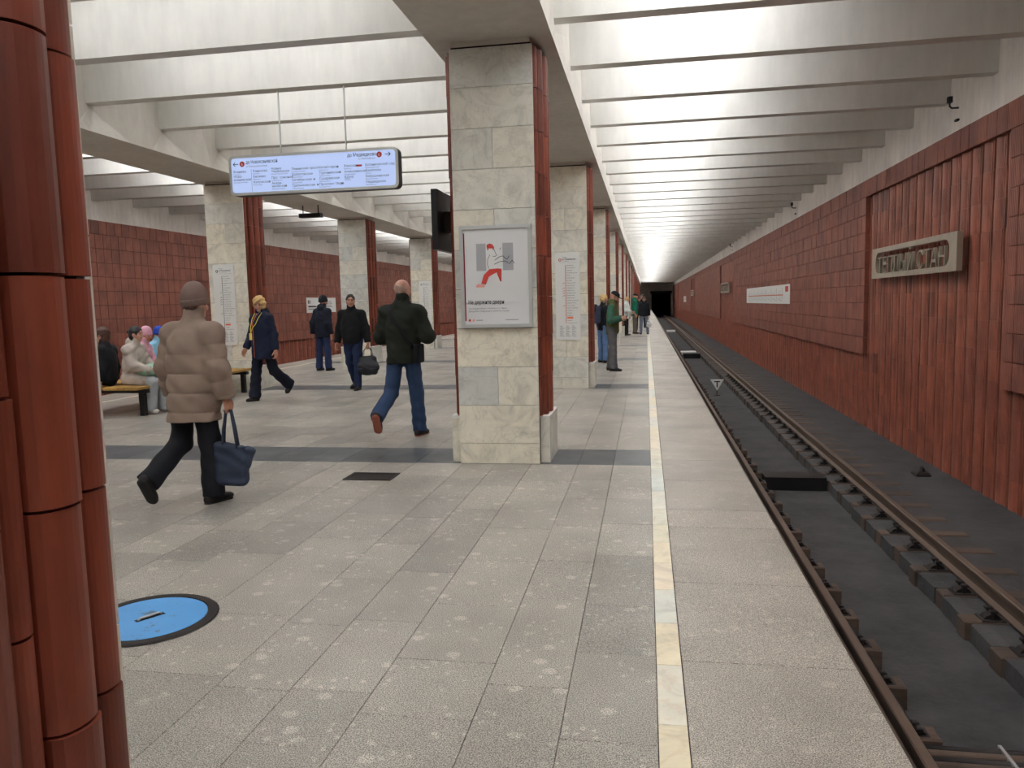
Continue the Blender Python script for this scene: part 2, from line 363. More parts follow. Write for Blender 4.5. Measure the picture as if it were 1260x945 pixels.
# ---- track walls with terracotta tiles
def rib_profile(w, d, n):
    """plan profile (along wall, out of wall): one broad half round and two thin fins"""
    pts = [(0, 0)]; r = w * .30
    for i in range(n + 1):
        a = PI - PI * i / n; pts.append((w * .02 + r + r * math.cos(a), .01 + d * math.sin(a) ** .6))
    for c in (.74, .88): pts += [(w * (c - .05), .01), (w * (c - .035), d * .9), (w * (c + .035), d * .9), (w * (c + .05), .01)]
    pts += [(w, .012), (w, 0)]
    return pts
GAPS = [(11.35, 18.1), (43.9, 51.8), (77.5, 84.5), (111, 118)]
ZPB, ZPT, ZTT = .32, 3.72, 4.085
def track_wall(name, sx, label):
    f = (lambda x: x) if sx > 0 else (lambda x: 2 * MID - x)
    def bx(mb, a, b, *r): mb.box(min(f(a), f(b)), max(f(a), f(b)), *r)
    mb = MB(); bx(mb, XW + .16, XW + .4, YB, YE, ZBED - .3, ZTT); wall = mb.build(name, 'mortar')
    wall['kind'] = 'structure'; wall['label'] = label
    mb = MB(); bx(mb, XW + .06, XW + .4, YB, YE, ZTT, ZC); mb.build('frieze', 'plaster_frieze', wall)
    mb = MB(); y = YB
    jobs = []      # (size, kind, y, z, w, h)
    ingap = lambda y: any(a <= y < b for a, b in GAPS)
    # panel tiles
    edges = [YB] + [e for g in GAPS for e in g] + [YE]
    for i in range(0, len(edges), 2):
        a, b = edges[i], edges[i + 1]; n = max(1, round((b - a) / .31)); wd = (b - a) / n
        nz = 9; hz = (ZPT - ZPB) / nz
        for j in range(n):
            for k in range(nz): jobs.append((0, 'flat', a + wd * j, ZPB + hz * k, wd, hz))
        nr = max(1, round((b - a) / .4)); wr = (b - a) / nr; hr = (ZPB + .02 - ZBED) / 4
        for j in range(nr):
            for k in range(4): jobs.append((0, 'rib', a + wr * j, ZBED + hr * k, wr, hr))
    for a, b in GAPS:
        nr = round((b - a) / .4); wr = (b - a) / nr; hr = (ZPT - ZBED) / 12
        for j in range(nr):
            for k in range(12): jobs.append((0, 'rib', a + wr * j, ZBED + hr * k, wr, hr))
    n = round((YE - YB) / .31); wd = (YE - YB) / n
    for j in range(n): jobs.append((0, 'flat', YB + wd * j, ZPT, wd, ZTT - ZPT))
    out = []
    for _, kd, y, z, wd, h in jobs:
        c = (f(XW), y + wd / 2, z + h / 2); s_ = pix_size(c, h, wd / max(.5, c[1]))
        if sx < 0 and z + h / 2 < -.1: s_ = 0
        out.append((s_, kd, y, z, wd, h))
    out.sort(key=lambda t: -t[0]); cache = {}; stuff = {}; cnt = {'flat': 0, 'rib': 0}
    nm = {'flat': ('flat_tile', 'terracotta_flat'), 'rib': ('rib_tile', 'terracotta_rib')}
    for s_, kd, y, z, wd, h in out:
        far = y > 45
        one = s_ > 0 and cnt[kd] < 290 and not (sx < 0 and kd == 'rib' and cnt[kd] > 120)
        if one:
            cnt[kd] += 1; key = (kd, round(wd, 4), round(h, 4))
            tgt = MB() if key not in cache else None; oy, oz, ox = 0, 0, 0
        else: tgt = stuff.setdefault(kd, MB()); oy, oz, ox = y, z, f(XW)
        if tgt is not None:
            g = .006
            if kd == 'flat':
                d0 = .16; e_ = R.uniform(-.004, .004)
                xs = sorted((ox + sx * d0, ox + sx * e_)); tgt.box(xs[0], xs[1], oy + g, oy + wd - g, oz + g, oz + h - g)
            else:
                pr = rib_profile(wd - .002, .085, 3 if far else 8)
                tgt.extrude([(ox + sx * (.16 - d), oy + .002 + t_) for t_, d in (pr if sx < 0 else pr[::-1])], 2, oz + .0012, oz + h - .0012)
        if one:
            if key not in cache: cache[key] = tgt.mesh(*nm[kd])
            place(nm[kd][0], cache[key], wall, (f(XW) + R.uniform(-.003, .003), y, z))
    for kd, mb in stuff.items(): mb.build(*nm[kd], wall)['kind'] = 'stuff'
    return wall
wall_right = track_wall('wall_right', 1, 'track wall clad in reddish brown terracotta tiles beside the near rails')
wall_left = track_wall('wall_left', -1, 'track wall clad in reddish brown terracotta tiles beyond the far columns')
# ---- track beds
def bed(sx, nme, lab):
    f = (lambda x: x) if sx > 0 else (lambda x: 2 * MID - x)
    bx = lambda mb, a, b, *r: mb.box(min(f(a), f(b)), max(f(a), f(b)), *r)
    mb = MB(); bx(mb, .4, 4.9, YB, YE + 30, ZTR - .2, ZTR); o = mb.build(nme, 'bed'); o['kind'] = 'structure'; o['label'] = lab
    mb = MB(); bx(mb, 2.82, 4.86, YB, YE + 30, ZTR, ZBED); mb.build('track_shoulder', 'bed', o)
    mb = MB(); bx(mb, .4, 1.78, YB, YE + 30, ZTR, ZBED - .02); mb.build('track_shoulder', 'bed_dark', o)
    return o
bed(1, 'floor_track', 'dark dusty concrete track bed with a drainage trough beside the platform')
bed(-1, 'floor_far_track', 'dark track bed beyond the far platform edge')
# ---- end walls
PX0, PX1, PZ = .95, 4.35, 2.75
mb = MB()
for sx in (1, -1):
    f = (lambda x: x) if sx > 0 else (lambda x: 2 * MID - x)
    for a, b, z0, z1 in ((PX1, 4.9, ZTR, ZC), (PX0, PX1, PZ, ZC)):
        mb.box(min(f(a), f(b)), max(f(a), f(b)), YE, YE + .4, z0, z1)
mb.box(2 * MID - PX0, PX0, YE, YE + .4, ZTR, ZC)
wb = mb.build('wall_back', 'plaster_frieze'); wb['kind'] = 'structure'; wb['label'] = 'end wall of the hall with a black tunnel mouth'
for sx in (1, -1):
    f = (lambda x: x) if sx > 0 else (lambda x: 2 * MID - x); m2 = MB()
    x0, x1 = min(f(PX0), f(PX1)), max(f(PX0), f(PX1))
    m2.box(x0 - .3, x0, YE + .4, YE + 30, ZTR, PZ).box(x1, x1 + .3, YE + .4, YE + 30, ZTR, PZ).box(x0 - .3, x1 + .3, YE + .4, YE + 30, PZ, PZ + .3).box(x0 - .3, x1 + .3, YE + 29.5, YE + 30, ZTR, PZ)
    m2.build('tunnel_lining', 'tunnel', wb)
m2 = MB().box(PX0 - .2, PX1 + .2, YE - .05, YE, PZ, PZ + .45); m2.build('portal_beam', 'black_metal', wb)
wf = MB().box(XWL - .4, XW + .4, YB - .3, YB, ZTR, ZC).build('wall_front', 'plaster_frieze'); wf['kind'] = 'structure'; wf['label'] = 'plain end wall behind the camera'
# ================================================================== columns
ZJ = [0, .21, .60, .99, 1.38, 1.77, 2.16, 2.55, 2.94, 3.33, 3.72, 4.09]; HALF = {2, 4, 6, 8}
RIBS = [(.075, .035), (.022, 0), (.115, .08), (.066, .055), (.15, .095), (.066, .055), (.115, .08), (.022, 0), (.075, .035)]
CW = .412
def slab_boxes(y_face, d, cy):
    """marble pieces of one face: (x0,x1,y0,y1,z0,z1)"""
    out = []
    for i in range(len(ZJ) - 1):
        xs = [-CW, 0, CW] if i in HALF else [-CW, CW]
        for a, b in zip(xs[:-1], xs[1:]): out.append((a + .002, b - .002, *sorted((y_face, y_face + d)), ZJ[i] + .002, ZJ[i + 1] - .002))
    return out
def rib_solid(mb, sx, y0, wdt, d, z0, z1, seg=7):
    pts = [(sx * (CW - .03), y0 + .003)] + [(sx * (CW - .005 + d * math.sin(PI * i / seg) ** .5), y0 + .003 + (wdt - .006) * (1 - math.cos(PI * i / seg)) / 2) for i in range(seg + 1)] + [(sx * (CW - .03), y0 + wdt - .003)]
    mb.extrude(pts if sx < 0 else pts[::-1], 2, z0, z1)
CMESH = {}
def column(cx, y0, level, label, group=None):
    e = empty('column', (cx, y0 + CD / 2, 0)); tag(e, label, 'column', group); h = CD / 2
    def cm(key, fn, mats):
        if key not in CMESH: mb = MB(); fn(mb); CMESH[key] = mb.mesh(key[0], mats)
        return CMESH[key]
    place('core', cm(('core',), lambda m: m.box(-CW + .02, CW - .02, -h + .02, h - .02, 0, 4.11), 'mortar'), e)
    place('neck', cm(('neck',), lambda m: m.box(-CW + .03, CW - .03, -h + .03, h - .03, 4.09, ZG), 'plaster_girder'), e)
    for sx in (-1, 1):
        place('plinth', cm(('plinth', sx), lambda m: m.box(*sorted((sx * CW, sx * (CW + .095))), -h + .07, h - .07, .002, .46), 'marble'), e)
        place('plinth_cap', cm(('plinth_cap', sx), lambda m: m.box(*sorted((sx * CW, sx * (CW + .10))), -h + .06, h - .06, .46, .485), 'white_board'), e)
    faces = slab_boxes(-h, .021, 0) + slab_boxes(h, -.021, 0)
    if level >= 1:
        for i, b in enumerate(faces): place('marble_slab', cm(('marble_slab', i), lambda m: m.box(*b), 'marble'), e)
    else: 
        o = place('marble_slab', cm(('marble_slab', 'all'), lambda m: [m.box(*b) for b in faces], 'marble'), e); o['kind'] = 'stuff'
    y = -h + .024; allm = []
    tot = sum(r[0] for r in RIBS); sc = (CD - .048) / tot
    for ri, (wd, d) in enumerate(RIBS):
        wd *= sc
        if d == 0: y += wd; continue
        for sx in (-1, 1):
            zs = [.487]; z = .487 + (.40 if ri % 2 == 0 else .2)
            while z < 4.0: zs.append(z); z += .40
            zs.append(4.075)
            for a, b in zip(zs[:-1], zs[1:]): allm.append((sx, y, wd, d, a + .003, b - .003))
        y += wd
    if level >= 2:
        for i, a in enumerate(allm):
            o = place('clay_tile', cm(('clay_tile', i), lambda m: rib_solid(m, *a, 10), 'terracotta_column'), e, (a[0] * R.uniform(-.006, .004), 0, 0))
    else:
        o = place('clay_tile', cm(('clay_tile', 'all', level), lambda m: [rib_solid(m, *a, 5 if level else 3) for a in allm], 'terracotta_column'), e); o['kind'] = 'stuff'
    return e
column(CXR, .555, 2, 'brown clay column beside the blue floor hatch')
column(CXR, FRONT, 2, 'marble and clay column that carries the framed door safety poster')
column(CXR, FRONT + P, 1, 'marble column with white line map near the man in green')
for k in range(2, 18): column(CXR, FRONT + k * P, 1 if k < 4 else 0, 'marble and clay column in the row beyond the man in green', 'columns along the near track')
column(CXL, FRONT - P, 0, 'marble and clay column in the far row before the bench'); column(CXL, FRONT, 1, 'marble and clay column in the far row at the near end of the bench')
column(CXL, FRONT + P, 2, 'marble column with white line map behind the woman in navy')
column(CXL, FRONT + 2 * P, 1, 'plain marble column behind the man with the black bag')
column(CXL, FRONT + 3 * P, 1, 'marble column with white line map behind the bald man')
for k in range(4, 18): column(CXL, FRONT + k * P, 0, 'marble and clay column in the far row beyond the bald man', 'columns along the far track')
# ================================================================== print helpers
class Print:
    """flat print on a board in the local XZ plane facing -Y; sizes in metres"""
    def __init__(s): s.parts = {}; s.txt = []
    def rect(s, m, x0, x1, z0, z1): s.poly(m, [(x0, z0), (x1, z0), (x1, z1), (x0, z1)])
    def poly(s, m, pts):
        mb = s.parts.setdefault(m, MB(1)); mb.add([(x, 0, z) for x, z in pts], [tuple(range(len(pts)))])
    def disc(s, m, x, z, r, n=16): s.poly(m, [(x + r * math.cos(2 * PI * i / n), z + r * math.sin(2 * PI * i / n)) for i in range(n)])
    def line(s, m, pts, wd):
        for (x0, z0), (x1, z1) in zip(pts[:-1], pts[1:]):
            d = math.hypot(x1 - x0, z1 - z0) or 1; nx, nz = -(z1 - z0) / d * wd / 2, (x1 - x0) / d * wd / 2
            s.poly(m, [(x0 - nx, z0 - nz), (x1 - nx, z1 - nz), (x1 + nx, z1 + nz), (x0 + nx, z0 + nz)])
    def text(s, m, x, z, size, t, align='LEFT', extent=None, bold=0): s.txt.append((m, x, z, size, t, align, extent, bold))
    def build(s, parent, y, name='print'):
        mb = {}
        for m, b in s.parts.items(): mb[m] = b
        for m, x, z, size, t, al, ex, bo in s.txt:
            me = text_mesh(t, size, m, 0, al, bo, ex); b = mb.setdefault(m, MB(1))
            b.add([(v.co.x + x, v.co.y - .0008, v.co.z + z) for v in me.vertices], [tuple(p.vertices) for p in me.polygons]); bpy.data.meshes.remove(me)
        for i, (m, b) in enumerate(mb.items()):
            o = b.build(name if b.v else name, m, parent); o.location = (0, y - .0006 * i, 0); o['kind'] = 'stuff'
# ================================================================== framed poster on the near column
pw, ph = .72 * K, 1.005 * K
po = empty('framed_poster', (CXR + .012, FRONT - .045, 1.385)); tag(po, 'framed white safety poster with a red-trousered figure between doors', 'poster')
b = MB(1).box(-pw / 2 + .01, pw / 2 - .01, .012, .036, .01, ph - .01); b.build('backing', 'paper', po)
for a in ((-pw / 2, pw / 2, ph - .032, ph), (-pw / 2, pw / 2, 0, .032), (-pw / 2, -pw / 2 + .032, .032, ph - .032), (pw / 2 - .032, pw / 2, .032, ph - .032)):
    MB(1).box(a[0], a[1], -.004, .036, a[2], a[3]).build('frame_bar', 'alu', po)
pr = Print(); X = lambda u: -pw / 2 + pw * u; Z = lambda v: ph * (1 - v)
pr.rect('ink_dark_red', X(.05), X(.068), Z(.93), Z(.07))
pr.rect('ink_grey', X(.23), X(.365), Z(.44), Z(.175)); pr.rect('ink_grey', X(.60), X(.745), Z(.44), Z(.175))
pr.poly('ink_red', [(X(u), Z(v)) for u, v in ((.375, .20), (.385, .185), (.42, .175), (.46, .185), (.485, .215), (.475, .24), (.43, .225), (.39, .245))])
pr.poly('white_board', [(X(u), Z(v)) for u, v in ((.40, .225), (.46, .225), (.49, .27), (.45, .30), (.42, .28))])
pr.poly('white_board', [(X(u), Z(v)) for u, v in ((.40, .30), (.48, .30), (.515, .36), (.52, .42), (.40, .42), (.385, .36))])
pr.line('ink', [(X(u), Z(v)) for u, v in ((.42, .285), (.39, .33), (.385, .38), (.40, .42))], .004)
pr.line('ink', [(X(u), Z(v)) for u, v in ((.48, .23), (.50, .27), (.52, .29), (.49, .305), (.46, .30))], .004)
pr.line('ink', [(X(u), Z(v)) for u, v in ((.49, .34), (.55, .31), (.60, .30), (.66, .335), (.69, .30))], .005)
pr.line('ink', [(X(u), Z(v)) for u, v in ((.48, .38), (.56, .355), (.63, .35), (.68, .37))], .005)
pr.line('ink', [(X(u), Z(v)) for u, v in ((.69, .38), (.73, .345), (.76, .375))], .005)
pr.line('ink', [(X(u), Z(v)) for u, v in ((.56, .24), (.575, .22))], .005)
pr.poly('ink_red', [(X(u), Z(v)) for u, v in ((.41, .425), (.525, .42), (.58, .425), (.575, .55), (.555, .545), (.51, .46), (.46, .475), (.40, .50), (.355, .575), (.29, .565), (.33, .48))])
pr.poly('ink_pink', [(X(u), Z(v)) for u, v in ((.25, .565), (.34, .58), (.335, .60), (.22, .60), (.215, .585))])
pr.text('ink', X(.10), Z(.765), .052, 'Не держите двери', extent=pw * .50, bold=.0008)
pr.text('ink_soft', X(.10), Z(.815), .020, 'Так поезд не сможет отправиться со станции', extent=pw * .54)
pr.text('ink_soft', X(.10), Z(.842), .020, 'Дождитесь следующего прибытия поезда', extent=pw * .57)
pr.disc('ink_red', X(.115), Z(.925), .012); pr.disc('ink_pink', X(.17), Z(.925), .011); pr.rect('ink_grey', X(.205), X(.30), Z(.93), Z(.92)); pr.rect('ink_grey', X(.62), X(.80), Z(.93), Z(.92))
pr.build(po, .0118)
# ================================================================== line maps on columns
LINE6 = ['Медведково', 'Бабушкинская', 'Свиблово', 'Ботанический сад', 'ВДНХ', 'Алексеевская', 'Рижская', 'Проспект Мира', 'Сухаревская', 'Тургеневская', 'Китай-город', 'Третьяковская', 'Октябрьская', 'Шаболовская', 'Ленинский проспект', 'Академическая', 'Профсоюзная', 'Новые Черёмушки', 'Калужская', 'Беляево', 'Коньково', 'Тёплый Стан', 'Ясенево', 'Новоясеневская']
def line_map(cx, y, red, head, label):
    w_, h_ = .455 * K, 1.615 * K; e = empty('line_map_board', (cx, y, .915)); tag(e, label, 'map board')
    MB(1).extrude(rounded(-w_ / 2, w_ / 2, 0, h_, .045), 1, 0, .018).build('board', 'white_board', e)
    pr = Print(); lc = 'ink_red' if red else 'ink'; x0 = -.035
    pr.disc('ink_red' if red else 'ink', -.13, h_ - .125, .026); pr.disc('white_board', -.13, h_ - .125, .013)
    pr.text('ink', -.09, h_ - .085, .022, 'Поезда'); pr.text('ink', -.09, h_ - .125, .036, head, extent=.235, bold=.0006); pr.text('ink_soft', -.09, h_ - .152, .018, 'To ' + ('Medvedkovo' if red else 'Novoyasenevskaya'))
    pr.rect('ink_soft', -.15, .17, h_ - .172, h_ - .1695)
    zt, zb = h_ - .22, .30
    pr.rect(lc, x0 - .004, x0 + .004, zb, zt)
    names = LINE6 if red else LINE6
    for i, n in enumerate(names):
        z = zt + (zb - zt) * i / (len(names) - 1); pr.rect(lc, x0 - .004, x0 + .016, z - .002, z + .002)
        if n == 'Тёплый Стан': pr.rect('ink_orange', x0 + .02, x0 + .125, z - .012, z + .02); pr.text('white_board', x0 + .026, z - .005, .018, n)
        else: pr.text('ink', x0 + .024, z - .006, .020, n); 
        if i in (7, 9, 10, 11, 12, 16): pr.disc(lc, x0 - .03, z, .008, 8); pr.disc(lc, x0 - .05, z - .012, .006, 8)
    for j in range(3):
        for i in range(9): pr.rect('ink_soft', -.15 + .105 * j, -.15 + .105 * j + (.05 + .03 * ((i * 7 + j * 3) % 3) / 2), .245 - .022 * i, .251 - .022 * i)
    pr.build(e, -.0006); return e
line_map(-1.43, FRONT + P - .022, True, 'до Медведково', 'white vertical line map with red line on the column near the man in green')
line_map(-8.33, FRONT + P - .022, False, 'до Новоясеневской', 'white vertical line map on the column behind the woman in navy')
line_map(-8.12, FRONT + 3 * P - .022, False, 'до Новоясеневской', 'white vertical line map on the column behind the bald man')
# ================================================================== hanging direction sign
sx0, sx1, sz0, sz1, sy = -5.72, -3.265, 3.205, 3.75, 10.25
W_, H_ = (sx1 - sx0) * K, (sz1 - sz0) * K
hs = empty('hanging_sign', ((sx0 + sx1) / 2, sy, sz0)); tag(hs, 'lit blue-white direction sign hanging from two rods between ceiling beams', 'sign')
MB(1).extrude(rounded(-W_ / 2, W_ / 2, 0, H_, .07), 1, .012, .15).build('housing', 'black_metal', hs)
ro, ri_ = rounded(-W_ / 2, W_ / 2, 0, H_, .07), rounded(-W_ / 2 + .035, W_ / 2 - .035, .035, H_ - .035, .045)
mb = MB(1); n = len(ro)
vs = [(x, 0, z) for x, z in ro] + [(x, 0, z) for x, z in ri_] + [(x, .012, z) for x, z in ro] + [(x, .012, z) for x, z in ri_]
mb.add(vs, [f for i in range(n) for f in ((i, (i + 1) % n, n + (i + 1) % n, n + i), (i, 2 * n + i, 2 * n + (i + 1) % n, (i + 1) % n), (n + i, n + (i + 1) % n, 3 * n + (i + 1) % n, 3 * n + i))])
mb.build('face_frame', 'alu', hs)
MB(1).extrude(ri_, 1, .006, .012).build('lit_face', 'lit_panel', hs)
for xr in (-4.97, -4.02): MB().tube([((xr - (sx0 + sx1) / 2), .08, sz1 - sz0), ((xr - (sx0 + sx1) / 2), .08, ZB - sz0)], .012, 8).build('rod', 'alu', hs)
pr = Print(); U = lambda u: -W_ / 2 + .035 + (W_ - .07) * u; V = lambda v: H_ - .035 - (H_ - .07) * v
def arrow(u, v, s_):
    x, z = U(u), V(v); pr.line('ink', [(x - s_ * .035, z), (x + s_ * .035, z)], .009); pr.line('ink', [(x + s_ * .008, z + .026), (x + s_ * .036, z), (x + s_ * .008, z - .026)], .009)
arrow(.028, .17, -1); arrow(.955, .12, 1)
for u, v in ((.068, .17), (.905, .12)): pr.disc('ink_red', U(u), V(v), .036, 20); pr.text('white_board', U(u), V(v) - .02, .055, '6', 'CENTER')
pr.text('ink', U(.092), V(.17), .062, 'до Новоясеневской', extent=.44, bold=.0006); pr.text('ink_soft', U(.092), V(.27), .036, 'to Novoyasenevskaya', extent=.30)
pr.text('ink', U(.715), V(.14), .062, 'до Медведково', extent=.385, bold=.0006); pr.text('ink_soft', U(.78), V(.235), .036, 'to Medvedkovo', extent=.23)
pr.rect('ink_soft', U(.122), U(.124), V(.97), V(.33))
cols = [(.01, [(.42, 'Ясенево', 'Yasenevo'), (.56, 'Ново-', ''), (.65, 'ясеневская', 'Novoyasenevskaya')]),
        (.133, [(.42, 'Коньково', 'Konkovo'), (.58, 'Беляево', 'Belyayevo'), (.74, 'Калужская', 'Kaluzhskaya')]),
        (.247, [(.38, 'Новые', ''), (.46, 'Черёмушки', 'Novye Cheryomushki'), (.64, 'Профсоюзная', 'Profsoyuznaya'), (.80, 'Акаде-', ''), (.885, 'мическая', 'Akademicheskaya')]),
        (.372, [(.42, 'Ленинский просп.', 'Leninsky Prospekt'), (.58, 'Шаболовская', 'Shabolovskaya'), (.74, 'Октябрьская', 'Oktyabrskaya'), (.90, 'Третьяковская', 'Tretyakovskaya')]),
        (.54, [(.42, 'Китай-город', 'Kitay-gorod'), (.58, 'Тургеневская', 'Turgenevskaya'), (.74, 'Сухаревская', 'Sukharevskaya'), (.90, 'Проспект Мира', 'Prospekt Mira')]),
        (.693, [(.42, 'Рижская', 'Rizhskaya'), (.58, 'Алексеевская', 'Alekseevskaya'), (.74, 'ВДНХ', 'VDNKh')]),
        (.82, [(.42, 'Ботанический сад', 'Botanichesky Sad'), (.58, 'Свиблово', 'Sviblovo'), (.74, 'Бабушкинская', 'Babushkinskaya'), (.90, 'Медведково', 'Medvedkovo')])]
for u, l in cols:
    for v, a, b_ in l:
        pr.text('ink', U(u), V(v), .044, a)
        if b_: pr.text('ink_soft', U(u), V(v + .065), .026, b_)
for u, v in ((.51, .74), (.53, .90), (.655, .42), (.668, .58), (.678, .90), (.335, .885), (.235, .74)): pr.disc('ink_soft', U(u), V(v) + .012, .013, 10)
pr.rect('ink_red', U(.765), U(.80), V(.425), V(.37))
pr.build(hs, .0058)
# dark display on the column flank
e = empty('display_screen', (-2.09, 7.98, 2.18)); tag(e, 'thin black display mounted on the clay flank of the poster column', 'screen')
MB().box(-.03, .03, -.3, .42, 0, .60).build('housing', 'black_metal', e); MB().box(-.035, -.03, -.27, .39, .03, .57).build('glass', 'ink', e); MB().box(.03, .10, -.05, .15, .2, .4).build('bracket', 'iron', e)
# ================================================================== signs on the track walls
def flip(sx): return (lambda x: x) if sx > 0 else (lambda x: 2 * MID - x)
def plaque(sx, yc, label, detail=True):
    Lp, Hp = 4.42 * K, .59 * K; f = flip(sx)
    e = empty('station_name_plaque', (f(XW - .07), yc, 1.95), -PI / 2 * sx); tag(e, label, 'sign')
    ro, ri_ = rounded(-Lp / 2, Lp / 2, 0, Hp, .006, 6), rounded(-Lp / 2 + .22, Lp / 2 - .27, .085, Hp - .085, .18, 6); n = len(ro)
    mb = MB(1); D0, D1 = -.05, .03
    vs = [(x, d, z) for d in (D0, D1) for r_ in (ro, ri_) for x, z in r_]; fs = []
    for i in range(n):
        j = (i + 1) % n
        fs += [(i, j, n + j, n + i), (2 * n + j, 2 * n + i, 3 * n + i, 3 * n + j), (j, i, 2 * n + i, 2 * n + j), (n + i, n + j, 3 * n + j, 3 * n + i)]
    mb.add(vs, fs); mb.build('frame', 'cast_metal', e)
    for a in (-.42, -.14, .14, .42): MB(1).box(Lp * a - .02, Lp * a + .02, .03, .205, .03, .06).build('mount', 'iron', e)
    if detail:
        me = text_mesh('ТЕПЛЫЙ СТАН', Hp * .93, 'cast_metal', .022, 'CENTER', -.006, Lp * .80)
        zs = [v.co.z for v in me.vertices]; k = (Hp - .165) / (max(zs) - min(zs) + 1e-6)
        for v in me.vertices: v.co.z = .082 + (v.co.z - min(zs)) * k
        o = bpy.data.objects.new('letters', me); C.objects.link(o); o.parent = e; o.location = (-.01, -.032, 0); o['kind'] = 'stuff'
    return e
plaque(1, 14.88, 'metal station name plaque on ribbed tiles, the nearer one by the track')
plaque(1, 47.9, 'metal station name plaque on the track wall beyond the white wall map')
plaque(1, 81, 'small distant metal station name plaque near the tunnel mouth')
plaque(-1, 47.9, 'metal station name plaque on the far track wall')
e = empty('wall_map', (XW - .012, 32.6, 1.385), -PI / 2); tag(e, 'wide white line map on the terracotta track wall', 'map board')
mw, mh = 11.2 * K, .665 * K
for i in range(6): MB(1).box(-mw / 2 + mw * i / 6 + .004, -mw / 2 + mw * (i + 1) / 6 - .004, 0, .012, 0, mh).build('map_panel', 'white_board', e)
pr = Print(); pr.rect('ink_orange', -mw / 2 + .6, mw / 2 - 1.2, mh * .44, mh * .49)
for i, n in enumerate(LINE6[::-1]):
    x = -mw / 2 + .7 + i * (mw - 2.1) / 23; pr.disc('ink', x, mh * .465, .035, 10); pr.rect('ink_soft', x - .02, x + .02, mh * .52, mh * (.62 + .1 * (i % 3)))
    for q in range(4):
        if (i + q) % 3: pr.rect('ink_soft', x - .07, x + .1, mh * (.16 + .06 * q), mh * (.18 + .06 * q))
pr.rect('ink_red', mw / 2 - .8, mw / 2 - .25, mh * .62, mh * .9); pr.build(e, -.001)
for sx, yc, zb, wd, h, lab in ((-1, 33.2, 1.42, 3.2, .66, 'white exit board on the far track wall behind the man in black beanie'), (1, 98, 1.3, 6, .7, 'small white board on the track wall close to the tunnel')):
    e = empty('wall_sign', (flip(sx)(XW - .014), yc, zb), -PI / 2 * sx); tag(e, lab, 'sign'); wm, hm = wd * K, h * K
    MB(1).box(-wm / 2, wm / 2, 0, .014, 0, hm).build('board', 'white_board', e); pr = Print()
    pr.rect('ink', -wm / 2 + .15, -wm / 2 + .25, hm * .6, hm * .82); pr.rect('ink', -wm / 2 + .3, -wm / 2 + .36, hm * .6, hm * .82); pr.rect('ink', -wm / 2 + .15, -wm / 2 + .95, hm * .36, hm * .46); pr.rect('ink_soft', -wm / 2 + .15, -wm / 2 + .75, hm * .22, hm * .27)
    for q in range(4): pr.rect('ink_soft', .3, wm / 2 - .5 + .1 * (q % 2), hm * (.72 - .12 * q), hm * (.76 - .12 * q))
    pr.build(e, -.001)
# small hooks on the white frieze
for y, z in ((13.3, 4.45), (26.5, 4.45), (45, 4.45)):
    e = empty('lamp_hook', (XW + .06, y, z)); tag(e, 'small dark cable hook on the white frieze above the tiles', 'hook', 'cable hooks on the frieze')
    MB().tube([(0, 0, 0), (-.10, 0, 0), (-.13, 0, .03), (-.13, 0, .10)], .014, 6).build('hook', 'iron', e); MB().box(-.16, -.10, -.04, .04, .08, .17).build('insulator', 'bed_dark', e); MB().box(-.04, 0, -.05, .05, -.20, -.17).build('stub', 'iron', e)
# black box under the far girder
for y, lab in ((18.5, 'small black camera box under the far girder by the lit sign'), (33.0, 'small black camera box under the far girder beyond the bald man')):
    e = empty('camera_box', (-8.2, y, ZG - .30)); tag(e, lab, 'camera')
    MB().box(-.28, .28, -.09, .09, 0, .10).build('housing', 'black_metal', e)
    for xx in (-.2, .2): MB().tube([(xx, 0, .1), (xx, 0, .30)], .012, 6).build('hanger', 'iron', e)
# ================================================================== track
def rail_poly(cx): return [(cx + a, ZBED + .03 + b) for a, b in ((-.065, 0), (.065, 0), (.065, .012), (.012, .03), (.009, .115), (.036, .13), (.036, .16), (.028, .168), (-.028, .168), (-.036, .16), (-.036, .13), (-.009, .115), (-.012, .03), (-.065, .012))]
def rail(cx, lab):
    o = MB().extrude([(x, z) for x, z in rail_poly(cx)], 1, YB + .02, YE + 28).build('rail', ['rail_rust', 'rail_head']); tag(o, lab, 'rail')
    me = o.data
    for p in me.polygons:
        if p.normal.z > .8 and p.center.z > (ZBED + .18) * K: p.material_index = 1
    return o
RN, RF = 1.605, 3.17
rail(RN, 'rusty steel rail close under the platform edge'); rail(RF, 'rusty steel rail on the side of the terracotta wall')
rail(2 * MID - RN, 'rusty steel rail under the far platform edge'); rail(2 * MID - RF, 'rusty steel rail beside the far track wall')
slp = {}
def fastener(parent, xo, side):
    key = ('f', side)
    if key not in slp:
        a = MB().bevbox(-.10, .10, -.085, .085, 0, .022, .006); 
        b = MB()
        for yy in (-.05, .05): b.tube([(0, yy, .02), (0, yy, .09)], .016, 6); b.bevbox(-.03, .03, yy - .026, yy + .026, .085, .11, .008)
        b.extrude([(-.075, .02), (.075, .02), (.05, .05), (.015, .075), (-.05, .05)], 1, -.045, .045)
        slp[key] = (a.mesh('base_plate', 'iron'), b.mesh('rail_clip', 'iron'))
    p = place('base_plate', slp[key][0], parent, (xo, 0, .005)); c = place('rail_clip', slp[key][1], p, (0, 0, .0)); c['kind'] = 'stuff'
    if side < 0: p.rotation_euler.z = PI; p.scale = (.7, .8, .6)
SLP = .66; far = MB(); y = 7.25 - SLP * 6; ns = 0
sl_me = {(w_, j): MB().bevbox(a, b, -.11 + .01 * j, .11 - .012 * j, -.155, .012 + .003 * j, .012).mesh('timber', 'sleeper_wood') for w_, a, b in (('n', -.45, .255), ('f', -.385, .62)) for j in range(3)}
